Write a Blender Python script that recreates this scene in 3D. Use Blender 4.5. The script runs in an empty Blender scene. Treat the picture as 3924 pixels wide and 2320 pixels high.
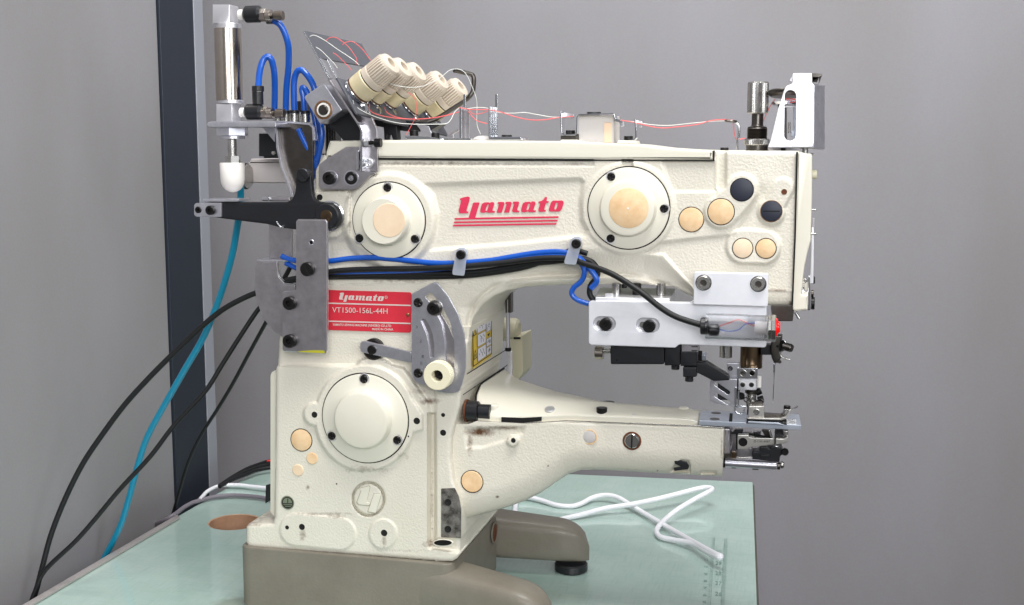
import bpy, bmesh, math, random
import numpy as np
from mathutils import Vector, Matrix, Euler, noise
random.seed(7); np.random.seed(7)
sc = bpy.context.scene
col = sc.collection
R = math.radians
# ------------------------------------------------------------------ camera, world, lamps, exposure
CAM = Vector((0.0, -1.0, 0.432)); FPX = 4580.0; CX, CY = 1962.0, 1160.0
cd = bpy.data.cameras.new('camera'); cam = bpy.data.objects.new('camera', cd); col.objects.link(cam)
cam.location = CAM; cam.rotation_euler = (R(90 - 7.43), 0, R(13.9))
cd.sensor_width = 36; cd.lens = 36 * FPX / 3924; cd.clip_start = 0.02; cd.clip_end = 50
sc.camera = cam
w = bpy.data.worlds.new('World'); sc.world = w; w.use_nodes = True
nt = w.node_tree; bg = nt.nodes['Background']
tc = nt.nodes.new('ShaderNodeTexCoord'); sx = nt.nodes.new('ShaderNodeSeparateXYZ'); cr = nt.nodes.new('ShaderNodeValToRGB')
nt.links.new(tc.outputs['Generated'], sx.inputs[0]); mr = nt.nodes.new('ShaderNodeMapRange')
mr.inputs[1].default_value = -1; mr.inputs[2].default_value = 1
nt.links.new(sx.outputs[2], mr.inputs[0]); nt.links.new(mr.outputs[0], cr.inputs[0]); nt.links.new(cr.outputs[0], bg.inputs[0])
e = cr.color_ramp.elements; e[0].position = 0.3; e[0].color = (.16, .155, .15, 1); e[1].position = 0.62; e[1].color = (.66, .67, .70, 1)
bg.inputs[1].default_value = 0.5
def area(name, loc, target, sx_, sy_, power, colr=(1, 1, 1)):
    l = bpy.data.lights.new(name, 'AREA'); l.shape = 'RECTANGLE'; l.size = sx_; l.size_y = sy_; l.energy = power; l.color = colr
    o = bpy.data.objects.new(name, l); col.objects.link(o); o.location = loc
    o.rotation_euler = (Vector(target) - Vector(loc)).to_track_quat('-Z', 'Y').to_euler(); return o
area('ceiling_lamp', (0.12, -0.48, 1.75), (-0.25, 0.05, 0.2), 0.9, 0.4, 27, (1, .985, .965))
area('front_fill', (0.45, -2.1, 0.95), (-0.32, 0, 0.26), 1.2, 0.8, 5.6, (.98, .985, 1)).data.spread = R(75)  # fill added from the camera side, brightens the front and metal reflections
area('ceiling_lamp', (-0.25, 0.18, 1.7), (-0.25, 0.5, 0.8), 0.8, 0.3, 11, (.97, .98, 1))
area('side_fill', (1.5, -1.3, 0.9), (-0.2, 0, 0.3), 0.6, 0.9, 1.9, (.93, .96, 1)).data.spread = R(70)  # weak fill added from the right front, no real window behind it
vs = sc.view_settings; vs.view_transform = 'Standard'; vs.look = 'None'; vs.gamma = 1; vs.exposure = -0.05; vs.use_curve_mapping = False
sc.cycles.max_bounces = 8; sc.cycles.transparent_max_bounces = 12
# ------------------------------------------------------------------ pixel (3924 x 2320 photo) -> point on a chosen plane
RM = Euler(cam.rotation_euler).to_matrix()
def ray(x, y): return RM @ Vector(((x - CX) / FPX, -(y - CY) / FPX, -1.0))
def P(x, y, Y):
    d = ray(x, y); t = (Y / 1000 - CAM.y) / d.y; return CAM + d * t
def Q(x, y, Z):
    d = ray(x, y); t = (Z / 1000 - CAM.z) / d.z; return CAM + d * t
def PX(x, y, X):
    d = ray(x, y); t = (X - CAM.x) / d.x; return CAM + d * t
FW = RM @ Vector((0, 0, -1))
def mpp(p): return (p - CAM).dot(FW) / FPX          # metres per photo pixel at a point
def px_r(x, y, Y, r): return mpp(P(x, y, Y)) * r
# ------------------------------------------------------------------ materials
def lin(c):
    return tuple((v / 255 / 12.92 if v / 255 <= .04045 else ((v / 255 + .055) / 1.055) ** 2.4) for v in c)
MT = {}
def mat(name, rgb, metal=0, rough=.5, bump=None, var=None, coat=0, spec=.5, trans=0, emit=None, ior=1.45, aniso=0, stain=None):
    m = bpy.data.materials.new(name); m.use_nodes = True; n = m.node_tree.nodes; L = m.node_tree.links; b = n['Principled BSDF']
    c = lin(rgb); b.inputs['Base Color'].default_value = (*c, 1); b.inputs['Metallic'].default_value = metal
    b.inputs['Roughness'].default_value = rough; b.inputs['Coat Weight'].default_value = coat; b.inputs['Coat Roughness'].default_value = .12
    b.inputs['Specular IOR Level'].default_value = spec; b.inputs['Transmission Weight'].default_value = trans; b.inputs['IOR'].default_value = ior
    if emit: b.inputs['Emission Color'].default_value = (*lin(emit[0]), 1); b.inputs['Emission Strength'].default_value = emit[1]
    t = n.new('ShaderNodeTexCoord')
    g = n.new('ShaderNodeNewGeometry')
    src = g.outputs['Position']
    colout = None
    if var:   # (scale, amount, dark rgb)
        q = n.new('ShaderNodeTexNoise'); q.inputs['Scale'].default_value = var[0]; q.inputs['Detail'].default_value = 6; q.inputs['Roughness'].default_value = .65
        L.new(src, q.inputs['Vector'])
        r = n.new('ShaderNodeValToRGB'); r.color_ramp.elements[0].position = .38; r.color_ramp.elements[1].position = .68
        r.color_ramp.elements[0].color = (0, 0, 0, 1); r.color_ramp.elements[1].color = (var[1],) * 3 + (1,)
        L.new(q.outputs['Fac'], r.inputs[0]); mx = n.new('ShaderNodeMix'); mx.data_type = 'RGBA'
        L.new(r.outputs[0], mx.inputs[0]); mx.inputs[6].default_value = (*c, 1); mx.inputs[7].default_value = (*lin(var[2]), 1)
        L.new(mx.outputs[2], b.inputs['Base Color']); colout = mx.outputs[2]
        rr = n.new('ShaderNodeMapRange'); rr.inputs[3].default_value = rough * .8; rr.inputs[4].default_value = min(1, rough * 1.35)
        L.new(q.outputs['Fac'], rr.inputs[0]); L.new(rr.outputs[0], b.inputs['Roughness'])
    if stain:
        at = n.new('ShaderNodeAttribute'); at.attribute_name = 'stain'
        q2 = n.new('ShaderNodeTexNoise'); q2.inputs['Scale'].default_value = 260; q2.inputs['Detail'].default_value = 8; q2.inputs['Roughness'].default_value = .7
        L.new(src, q2.inputs['Vector'])
        ad = n.new('ShaderNodeMath'); ad.operation = 'MULTIPLY_ADD'; L.new(at.outputs['Fac'], ad.inputs[0]); ad.inputs[1].default_value = 1.0
        sb = n.new('ShaderNodeMath'); sb.operation = 'SUBTRACT'; L.new(q2.outputs['Fac'], sb.inputs[0]); sb.inputs[1].default_value = .72
        L.new(sb.outputs[0], ad.inputs[2])
        mp = n.new('ShaderNodeMapRange'); mp.inputs[1].default_value = 0; mp.inputs[2].default_value = .55; L.new(ad.outputs[0], mp.inputs[0])
        m2 = n.new('ShaderNodeMix'); m2.data_type = 'RGBA'; L.new(mp.outputs[0], m2.inputs[0])
        if colout: L.new(colout, m2.inputs[6])
        else: m2.inputs[6].default_value = (*c, 1)
        m2.inputs[7].default_value = (*lin(stain), 1); L.new(m2.outputs[2], b.inputs['Base Color'])
    if bump:  # (scale, strength, distance mm)
        q = n.new('ShaderNodeTexNoise'); q.inputs['Scale'].default_value = bump[0]; q.inputs['Detail'].default_value = 2.5
        L.new(src, q.inputs['Vector']); bp = n.new('ShaderNodeBump'); bp.inputs['Strength'].default_value = bump[1]
        bp.inputs['Distance'].default_value = bump[2] / 1000; L.new(q.outputs['Fac'], bp.inputs['Height']); L.new(bp.outputs[0], b.inputs['Normal'])
    MT[name] = m; return m
mat('cast_paint', (222, 217, 203), 0, .34, (520, .95, .5), (16, .28, (208, 203, 182)), coat=.12, stain=(92, 62, 38))
mat('smooth_paint', (226, 222, 207), 0, .33, (500, .25, .15), (22, .25, (212, 206, 184)), coat=.12, stain=(110, 78, 46))
mat('tan_plug', (238, 206, 164), 0, .5, (200, .15, .2), (90, .8, (222, 182, 134)))
mat('pale_plug', (238, 214, 186), 0, .5, (200, .15, .2), (60, .6, (222, 196, 160)))
mat('base_paint', (125, 120, 108), 0, .42, (400, .6, .4), (14, .6, (106, 98, 86)), coat=.1)
mat('zinc', (218, 218, 226), .9, .28, (22, .35, 1.0), (110, .4, (160, 160, 168)))
mat('stained_plate', (150, 146, 140), .6, .45, (200, .3, .2), (110, 1.0, (52, 46, 42)))
mat('worn_zinc', (198, 194, 198), .95, .29, (20, .5, 1.3), (85, .5, (138, 134, 138)))
mat('bright_steel', (218, 215, 208), .85, .3, None, (90, .4, (180, 177, 170)))
mat('film_grey', (158, 152, 150), 0, .25, coat=.5)
mat('guide_grey', (88, 90, 97), .25, .42, None, (60, .3, (96, 98, 104)))
mat('fitting_brown', (134, 124, 114), 1, .34)
mat('steel', (196, 194, 190), 1, .24, None, (90, .5, (150, 148, 144)))
mat('chrome', (222, 224, 228), 1, .1, None, (50, .3, (190, 192, 196)))
mat('dark_steel', (98, 94, 90), 1, .3, None, (80, .5, (60, 56, 52)))
mat('bronze_steel', (112, 94, 74), 1, .28, None, (60, .6, (66, 54, 42)))
mat('tube_steel', (186, 177, 168), 1, .2, None, (30, .4, (150, 138, 124)))
mat('aluminium', (243, 244, 249), .45, .36, (900, .1, .08), (40, .4, (212, 214, 220)))
mat('bright_guard', (246, 247, 250), .8, .26, None, (30, .25, (214, 218, 226)))
mat('bright_aluminium', (232, 232, 236), .8, .34, (700, .1, .08), (35, .3, (206, 206, 212)))
mat('plate_steel', (200, 208, 220), .75, .3, None, (60, .4, (168, 176, 190)))
mat('black_metal', (34, 35, 39), .2, .36, (600, .2, .15), (60, .4, (22, 22, 24)))
mat('black_plastic', (30, 31, 34), 0, .35, (500, .15, .1))
mat('screw_black', (40, 38, 38), .6, .34, None, (150, .5, (20, 19, 18)))
mat('gap_black', (10, 10, 10), 0, .8)
mat('hole_black', (14, 13, 12), 0, .7)
mat('rust', (110, 62, 36), 0, .8, (300, .5, .3), (200, .7, (60, 34, 20)))
mat('brass_rust', (150, 112, 78), .7, .4, None, (200, .6, (90, 62, 40)))
mat('knob_cream', (232, 226, 198), 0, .4, None, (40, .3, (220, 210, 176)))
mat('tension_cap', (206, 194, 178), 0, .42, None, (40, .3, (192, 178, 160)))
mat('tension_base', (216, 205, 172), 0, .4, None, (60, .55, (178, 160, 112)))
mat('brown_felt', (112, 74, 50), 0, .6, None, (200, .6, (70, 44, 30)))
mat('blue_hose', (24, 86, 184), 0, .22, coat=.4)
mat('teal_hose', (10, 138, 172), 0, .28, coat=.3)
mat('black_cable', (15, 16, 18), 0, .5, (300, .1, .1))
mat('white_cable', (236, 236, 240), 0, .35)
mat('grey_cable', (122, 116, 124), 0, .5)
mat('white_plastic', (240, 236, 230), 0, .35)
mat('milky', (228, 224, 222), 0, .45, trans=.35)
mat('strap', (216, 222, 234), 0, .3, trans=.55)
mat('clear', (244, 244, 246), 0, .24, trans=1.0, ior=1.3)
mat('red_thread', (238, 104, 104), 0, .8)
mat('white_thread', (226, 228, 222), 0, .8)
mat('logo_red', (220, 52, 88), 0, .5, (300, .5, .3), (220, .45, (198, 36, 66)))
mat('label_red', (212, 50, 66), 0, .35, None, (40, .4, (190, 36, 52)))
mat('label_silver', (232, 222, 214), .3, .35)
mat('sticker_yellow', (222, 190, 44), 0, .4)
mat('sticker_white', (220, 218, 226), 0, .4)
mat('print_dark', (40, 38, 36), 0, .6)
mat('red_led', (230, 20, 20), 0, .2, emit=((255, 26, 20), .25))
mat('red_wire', (214, 40, 36), 0, .4)
mat('wood', (200, 158, 128), 0, .6, (60, .3, .5), (26, .8, (160, 118, 88)))
mat('table_side', (84, 80, 72), 0, .6)
mat('earth_disc', (132, 140, 118), .4, .45)
mat('stamp', (96, 90, 84), .6, .5)
mat('beige', (186, 180, 154), 0, .5)
mat('pink_beige', (204, 196, 194), 0, .5)
mat('peach', (236, 206, 178), 0, .5)
mat('dark_panel', (36, 42, 53), 0, .45, (30, .1, .3), (6, .4, (34, 39, 48)))
mat('strip_grey', (150, 152, 160), .2, .45)
# wall: brushed grey painted metal, faint vertical streaks
def wall_mat(name, rgb, rgb2):
    m = mat(name, rgb, .0, .46); n = m.node_tree.nodes; L = m.node_tree.links; b = n['Principled BSDF']
    g = n.new('ShaderNodeNewGeometry'); mp = n.new('ShaderNodeMapping'); mp.inputs['Scale'].default_value = (2.2, 2.2, .9); L.new(g.outputs['Position'], mp.inputs[0])
    q = n.new('ShaderNodeTexNoise'); q.inputs['Scale'].default_value = 2.2; q.inputs['Detail'].default_value = 5; L.new(mp.outputs[0], q.inputs['Vector'])
    q3 = n.new('ShaderNodeTexNoise'); q3.inputs['Scale'].default_value = 420; q3.inputs['Detail'].default_value = 3; L.new(g.outputs['Position'], q3.inputs['Vector'])
    r = n.new('ShaderNodeMapRange'); r.inputs[1].default_value = .35; r.inputs[2].default_value = .7; L.new(q.outputs['Fac'], r.inputs[0])
    mx = n.new('ShaderNodeMix'); mx.data_type = 'RGBA'; L.new(r.outputs[0], mx.inputs[0]); mx.inputs[6].default_value = (*lin(rgb), 1); mx.inputs[7].default_value = (*lin(rgb2), 1)
    m2 = n.new('ShaderNodeMix'); m2.data_type = 'RGBA'; m2.blend_type = 'MULTIPLY'; m2.inputs[0].default_value = .16; L.new(mx.outputs[2], m2.inputs[6]); L.new(q3.outputs['Color'], m2.inputs[7])
    L.new(m2.outputs[2], b.inputs['Base Color'])
    bp = n.new('ShaderNodeBump'); bp.inputs['Strength'].default_value = .12; bp.inputs['Distance'].default_value = .0006; L.new(q3.outputs['Fac'], bp.inputs['Height']); L.new(bp.outputs[0], b.inputs['Normal'])
    return m
wall_mat('wall_grey', (151, 149, 154), (141, 138, 139)); wall_mat('wall_left_grey', (151, 149, 153), (140, 138, 138))
# table: green board under clear film: fine woven grid, worn patches, film wrinkles
def table_mat():
    m = mat('green_mat', (158, 196, 182), 0, .3, coat=.9); n = m.node_tree.nodes; L = m.node_tree.links; b = n['Principled BSDF']
    b.inputs['Coat Roughness'].default_value = .07
    g = n.new('ShaderNodeNewGeometry')
    def nz(s, d, sc3=None):
        q = n.new('ShaderNodeTexNoise'); q.inputs['Scale'].default_value = s; q.inputs['Detail'].default_value = d; q.inputs['Roughness'].default_value = .65
        if sc3:
            mp = n.new('ShaderNodeMapping'); mp.inputs['Scale'].default_value = sc3; mp.inputs['Rotation'].default_value = (0, 0, R(3)); L.new(g.outputs['Position'], mp.inputs[0]); L.new(mp.outputs[0], q.inputs['Vector'])
        else: L.new(g.outputs['Position'], q.inputs['Vector'])
        return q
    a = nz(9, 7); a2 = nz(30, 3, (14, 1, 1)); a3 = nz(30, 3, (1, 14, 1))
    mm = n.new('ShaderNodeMath'); mm.operation = 'MAXIMUM'; L.new(a2.outputs['Fac'], mm.inputs[0]); L.new(a3.outputs['Fac'], mm.inputs[1])
    r = n.new('ShaderNodeMapRange'); r.inputs[1].default_value = .3; r.inputs[2].default_value = .7; L.new(a.outputs['Fac'], r.inputs[0])
    mx = n.new('ShaderNodeMix'); mx.data_type = 'RGBA'; L.new(r.outputs[0], mx.inputs[0]); mx.inputs[6].default_value = (*lin((164, 192, 181)), 1); mx.inputs[7].default_value = (*lin((190, 209, 200)), 1)
    r2 = n.new('ShaderNodeMapRange'); r2.inputs[1].default_value = .5; r2.inputs[2].default_value = .75; L.new(mm.outputs[0], r2.inputs[0]); r2.inputs[4].default_value = .4
    m2 = n.new('ShaderNodeMix'); m2.data_type = 'RGBA'; L.new(r2.outputs[0], m2.inputs[0]); L.new(mx.outputs[2], m2.inputs[6]); m2.inputs[7].default_value = (*lin((122, 164, 154)), 1)
    vd = n.new('ShaderNodeVectorMath'); vd.operation = 'DISTANCE'; L.new(g.outputs['Position'], vd.inputs[0]); vd.inputs[1].default_value = tuple(Q(890, 2312, 0))
    na = nz(45, 6); ma = n.new('ShaderNodeMath'); ma.operation = 'MULTIPLY_ADD'; L.new(na.outputs['Fac'], ma.inputs[0]); ma.inputs[1].default_value = .03; L.new(vd.outputs['Value'], ma.inputs[2])
    ms = n.new('ShaderNodeMapRange'); ms.inputs[1].default_value = .034; ms.inputs[2].default_value = .024; ms.inputs[4].default_value = .55; L.new(ma.outputs[0], ms.inputs[0])
    sk = nz(120, 4); sr = n.new('ShaderNodeMapRange'); sr.inputs[1].default_value = .70; sr.inputs[2].default_value = .76; sr.inputs[4].default_value = .5; L.new(sk.outputs['Fac'], sr.inputs[0])
    mxx = n.new('ShaderNodeMath'); mxx.operation = 'MAXIMUM'; L.new(ms.outputs[0], mxx.inputs[0]); L.new(sr.outputs[0], mxx.inputs[1])
    m3 = n.new('ShaderNodeMix'); m3.data_type = 'RGBA'; L.new(mxx.outputs[0], m3.inputs[0]); L.new(m2.outputs[2], m3.inputs[6]); m3.inputs[7].default_value = (*lin((112, 120, 92)), 1)
    L.new(m3.outputs[2], b.inputs['Base Color'])
    sc_ = nz(60, 8); rq = n.new('ShaderNodeMapRange'); rq.inputs[1].default_value = .4; rq.inputs[2].default_value = .75; rq.inputs[3].default_value = .03; rq.inputs[4].default_value = .16; b.inputs['Coat IOR'].default_value = 1.7; L.new(sc_.outputs['Fac'], rq.inputs[0]); L.new(rq.outputs[0], b.inputs['Coat Roughness'])
    wv = nz(7, 2, (1, 2.2, 1)); bp = n.new('ShaderNodeBump'); bp.inputs['Strength'].default_value = .2; bp.inputs['Distance'].default_value = .002
    L.new(wv.outputs['Fac'], bp.inputs['Height']); L.new(bp.outputs[0], b.inputs['Coat Normal'])
table_mat()
# ------------------------------------------------------------------ object helpers
WO = {}
def tag(o, label=None, cat=None, group=None, kind=None):
    for k, v in (('label', label), ('category', cat), ('group', group), ('kind', kind)):
        if v: o[k] = v
    return o
def place(o, parent, org):
    col.objects.link(o); o.parent = parent; pw = WO.get(parent.name, Vector((0, 0, 0))) if parent else Vector((0, 0, 0))
    o.location = org - pw; WO[o.name] = org.copy(); return o
def empty(name, loc, parent=None):
    o = bpy.data.objects.new(name, None); o.empty_display_size = .02; return place(o, parent, Vector(loc))
def mesh_obj(name, me, m, parent, sharp=35, bevel=0):
    v = np.empty(len(me.vertices) * 3); me.vertices.foreach_get('co', v); v = v.reshape(-1, 3)
    c = (v.min(0) + v.max(0)) / 2; me.vertices.foreach_set('co', (v - c).ravel()); me.update()
    me.materials.clear(); me.materials.append(MT[m])
    me.polygons.foreach_set('use_smooth', [True] * len(me.polygons)); me.set_sharp_from_angle(angle=R(sharp))
    o = bpy.data.objects.new(name, me); place(o, parent, Vector(c))
    if bevel:
        b = o.modifiers.new('bevel', 'BEVEL'); b.width = bevel / 1000; b.segments = 2; b.limit_method = 'ANGLE'; b.angle_limit = R(40); b.harden_normals = True
    return o
def raw(name, verts, faces, m, parent, sharp=35, bevel=0):
    me = bpy.data.meshes.new(name); me.from_pydata([tuple(v) for v in verts], [], faces); me.update()
    bm = bmesh.new(); bm.from_mesh(me); bmesh.ops.recalc_face_normals(bm, faces=bm.faces); bm.to_mesh(me); bm.free()
    return mesh_obj(name, me, m, parent, sharp, bevel)
def rounded(pts, r, n=4):
    if not r: return pts
    out = []; N = len(pts)
    for i in range(N):
        a, b, c = Vector(pts[i - 1]), Vector(pts[i]), Vector(pts[(i + 1) % N])
        u = a - b; v = c - b; k = min(r, u.length * .45, v.length * .45)
        p0 = b + u.normalized() * k; p1 = b + v.normalized() * k
        for j in range(n + 1):
            t = j / n; out.append(tuple(p0 * (1 - t) ** 2 + b * 2 * t * (1 - t) + p1 * t * t))
    return out
def circle(x, y, r, n=28, ry=None): return [(x + r * math.cos(2 * math.pi * i / n), y + (ry or r) * math.sin(2 * math.pi * i / n)) for i in range(n)]
def capsule(x0, y0, x1, y1, r, n=8):
    a = math.atan2(y1 - y0, x1 - x0); o = []
    for i in range(n + 1): t = a - math.pi / 2 + math.pi * i / n; o.append((x1 + r * math.cos(t), y1 + r * math.sin(t)))
    for i in range(n + 1): t = a + math.pi / 2 + math.pi * i / n; o.append((x0 + r * math.cos(t), y0 + r * math.sin(t)))
    return o
def wn(o):
    w_ = o.modifiers.new('weighted_normal', 'WEIGHTED_NORMAL'); w_.mode = 'FACE_AREA'; w_.weight = 100; w_.keep_sharp = True; return o
def curve_mesh(loops, ext, bev):
    cu = bpy.data.curves.new('c', 'CURVE'); cu.dimensions = '2D'; cu.fill_mode = 'BOTH'; cu.extrude = ext; cu.bevel_depth = bev; cu.bevel_resolution = 1; cu.offset = -bev
    for lp in loops:
        s = cu.splines.new('POLY'); s.points.add(len(lp) - 1); s.use_cyclic_u = True
        for i, p in enumerate(lp): s.points[i].co = (p[0], p[1], 0, 1)
    o = bpy.data.objects.new('c', cu); me = bpy.data.meshes.new_from_object(o); bpy.data.objects.remove(o); bpy.data.curves.remove(cu)
    bm = bmesh.new(); bm.from_mesh(me); bmesh.ops.remove_doubles(bm, verts=bm.verts, dist=1e-6); bm.to_mesh(me); bm.free()
    return me
# a sheet or block whose front face (traced in photo pixels) lies on the plane Y, t millimetres thick
def plate(name, pts, Y, t, m, parent, bev=.4, rnd=4, holes=()):
    L = [[(p.x, p.z) for p in (P(x, y, Y) for x, y in rounded(pts, rnd))]]
    for h in holes: L.append([(p.x, p.z) for p in (P(x, y, Y) for x, y in h)])
    bev = min(bev, t * .4); me = curve_mesh(L, max(1e-5, t / 2000 - bev / 1000), bev / 1000)
    me.transform(Matrix.Translation((0, Y / 1000 + t / 2000, 0)) @ Matrix.Rotation(R(90), 4, 'X'))
    me.name = name; return wn(mesh_obj(name, me, m, parent, 30))
def rect(x0, y0, x1, y1): return [(x0, y0), (x1, y0), (x1, y1), (x0, y1)]
def bx(name, x0, y0, x1, y1, Y, t, m, parent, bev=.5, rnd=0): return plate(name, rect(x0, y0, x1, y1), Y, t, m, parent, bev, rnd)
# a horizontal sheet whose top (traced in photo pixels) lies at height Z
def slabz(name, pts, Z, t, m, parent, bev=.4, rnd=4, holes=()):
    L = [[(p.x, p.y) for p in (Q(x, y, Z) for x, y in rounded(pts, rnd))]]
    for h in holes: L.append([(p.x, p.y) for p in h])
    me = curve_mesh(L, t / 2000 - bev / 1000, bev / 1000); me.transform(Matrix.Translation((0, 0, Z / 1000 - t / 2000)))
    me.name = name; return wn(mesh_obj(name, me, m, parent, 30))
def slab(name, p, t, m, parent, bev=.4):
    p = [Vector(q) for q in p]; n = (p[1] - p[0]).cross(p[2] - p[1]).normalized() * t / 1000; k = len(p)
    v = p + [q + n for q in p]; f = [tuple(range(k)), tuple(range(2 * k - 1, k - 1, -1))] + [(i, (i + 1) % k, k + (i + 1) % k, k + i) for i in range(k)]
    return raw(name, v, f, m, parent, 30, bev)
def axes(d):
    d = Vector(d).normalized(); u = d.orthogonal().normalized(); return d, u, d.cross(u)
# turned part: profile [(radius mm, height mm)] round an axis
def lathe(name, c, d, prof, m, parent, seg=36, knurl=0, sharp=32):
    d, u, v = axes(d); V = []; F = []; n = len(prof); c = Vector(c)
    for i in range(seg):
        a = 2 * math.pi * i / seg
        for (r, h, *k) in prof:
            rr = r * (1 - knurl * (i % 2)) if (knurl and k) else r
            V.append(c + d * h / 1000 + (u * math.cos(a) + v * math.sin(a)) * rr / 1000)
    for i in range(seg):
        j = (i + 1) % seg
        for k in range(n - 1): F.append((i * n + k, j * n + k, j * n + k + 1, i * n + k + 1))
    me = bpy.data.meshes.new(name); me.from_pydata([tuple(q) for q in V], [], F)
    bm = bmesh.new(); bm.from_mesh(me); bmesh.ops.remove_doubles(bm, verts=bm.verts, dist=1e-6)
    bmesh.ops.holes_fill(bm, edges=bm.edges); bmesh.ops.recalc_face_normals(bm, faces=bm.faces); bm.to_mesh(me); bm.free()
    return mesh_obj(name, me, m, parent, sharp)
FR = (0, -1, 0)
def disc(name, x, y, Y, r, prof, m, parent, **k):     # prof in (fraction of r, mm toward camera)
    c = P(x, y, Y); rm = mpp(c) * r * 1000; return lathe(name, c, FR, [(a * rm, h, *kk) for a, h, *kk in prof], m, parent, **k)
def cyl(name, c, d, r, h, m, parent, bev=.3, seg=32, **k):
    b = min(bev, h * .3, r * .3); return lathe(name, c, d, [(0, 0), (r - b, 0), (r, b), (r, h - b), (r - b, h), (0, h)], m, parent, seg, **k)
def vcyl(name, x, y0, y1, r, m, parent, Y, **k):      # upright round bar between two pixel heights
    a, b = P(x, y1, Y), P(x, y0, Y); rr = px_r(x, (y0 + y1) / 2, Y, r) * 1000; return cyl(name, a, (0, 0, 1), rr, (b.z - a.z) * 1000, m, parent, **k)
def hcyl(name, x0, x1, y, r, m, parent, Y, y1=None, **k):
    a, b = P(x0, y, Y), P(x1, y if y1 is None else y1, Y); 
    if y1 is None: b.z = a.z
    rr = px_r((x0 + x1) / 2, y, Y, r) * 1000; return cyl(name, a, b - a, rr, (b - a).length * 1000, m, parent, **k)
def screw(x, y, Y, r, parent, h=3, m='screw_black', kind='hex', name='screw', slot=25):
    c = P(x, y, Y); rm = mpp(c) * r * 1000; b = rm * .14
    if kind == 'hex':
        prof = [(0, h - rm * .5), (rm * .42, h - rm * .5), (rm * .46, h), (rm - b, h), (rm, h - b), (rm, 0)]
        return lathe(name, c, FR, prof, m, parent, 30)
    if kind == 'slot':
        o = lathe(name, c, FR, [(0, h), (rm - b, h), (rm, h - b), (rm, 0)], m, parent, 30)
        q = c + Vector((0, -h / 1000 - .00015, 0)); a = R(slot); dx = Vector((math.cos(a), 0, math.sin(a))) * rm * .95 / 1000; dz = Vector((-math.sin(a), 0, math.cos(a))) * rm * .1 / 1000
        slab('slot', [q - dx - dz, q + dx - dz, q + dx + dz, q - dx + dz], .1, 'gap_black', o, 0); return o
    # cross-head: domed head with four-point recess
    seg = 32; V = []; F = []; rings = [(0, .55), (.18, .55), (.42, 1), (.8, .95), (1, .62), (1, 0)]
    for i in range(seg):
        a = 2 * math.pi * i / seg; cross = abs(math.cos(2 * a + R(slot))) > .72
        for k, (f, hh) in enumerate(rings):
            z = hh * h
            if k == 2 and cross: z = .6 * h
            V.append(c + Vector((math.cos(a) * rm * f / 1000, -z / 1000, math.sin(a) * rm * f / 1000)))
    n = len(rings)
    for i in range(seg):
        j = (i + 1) % seg
        for k in range(n - 1): F.append((i * n + k, j * n + k, j * n + k + 1, i * n + k + 1))
    me = bpy.data.meshes.new(name); me.from_pydata([tuple(q) for q in V], [], F); bm = bmesh.new(); bm.from_mesh(me)
    bmesh.ops.remove_doubles(bm, verts=bm.verts, dist=1e-7); bmesh.ops.recalc_face_normals(bm, faces=bm.faces); bm.to_mesh(me); bm.free()
    return mesh_obj(name, me, m, parent, 30)
def smooth_path(p, n=6):
    p = [Vector(q) for q in p]
    if len(p) < 3: return p
    q = [p[0] * 2 - p[1]] + p + [p[-1] * 2 - p[-2]]; out = []
    for i in range(1, len(q) - 2):
        for j in range(n):
            t = j / n; out.append(.5 * ((2 * q[i]) + (q[i + 1] - q[i - 1]) * t + (2 * q[i - 1] - 5 * q[i] + 4 * q[i + 1] - q[i + 2]) * t * t + (3 * q[i] - q[i - 1] - 3 * q[i + 1] + q[i + 2]) * t ** 3))
    out.append(p[-1]); return out
def tube(name, pts, r, m, parent=None, seg=12, n=6, cap=True):
    p = smooth_path(pts, n); V = []; F = []; up = None
    for i, c in enumerate(p):
        t = (p[min(i + 1, len(p) - 1)] - p[max(i - 1, 0)]).normalized()
        if up is None: up = t.orthogonal().normalized()
        up = (up - t * up.dot(t)).normalized(); s = t.cross(up)
        for k in range(seg): a = 2 * math.pi * k / seg; V.append(c + (up * math.cos(a) + s * math.sin(a)) * r / 1000)
    for i in range(len(p) - 1):
        for k in range(seg): F.append((i * seg + k, i * seg + (k + 1) % seg, (i + 1) * seg + (k + 1) % seg, (i + 1) * seg + k))
    F.append(tuple(range(seg))); F.append(tuple(range(len(V) - 1, len(V) - 1 - seg, -1)))
    return raw(name, V, F, m, parent, 50)
def pxpath(pts, Y0, Y1):
    d = [0]
    for a, b in zip(pts, pts[1:]): d.append(d[-1] + math.hypot(b[0] - a[0], b[1] - a[1]))
    return [P(x, y, Y0 + (Y1 - Y0) * s / d[-1]) for (x, y), s in zip(pts, d)]
# crop-space converters used while measuring the photo
def cv(ox, oy, s, pts): return [(ox + x / s, oy + y / s) for x, y in pts]
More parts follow.
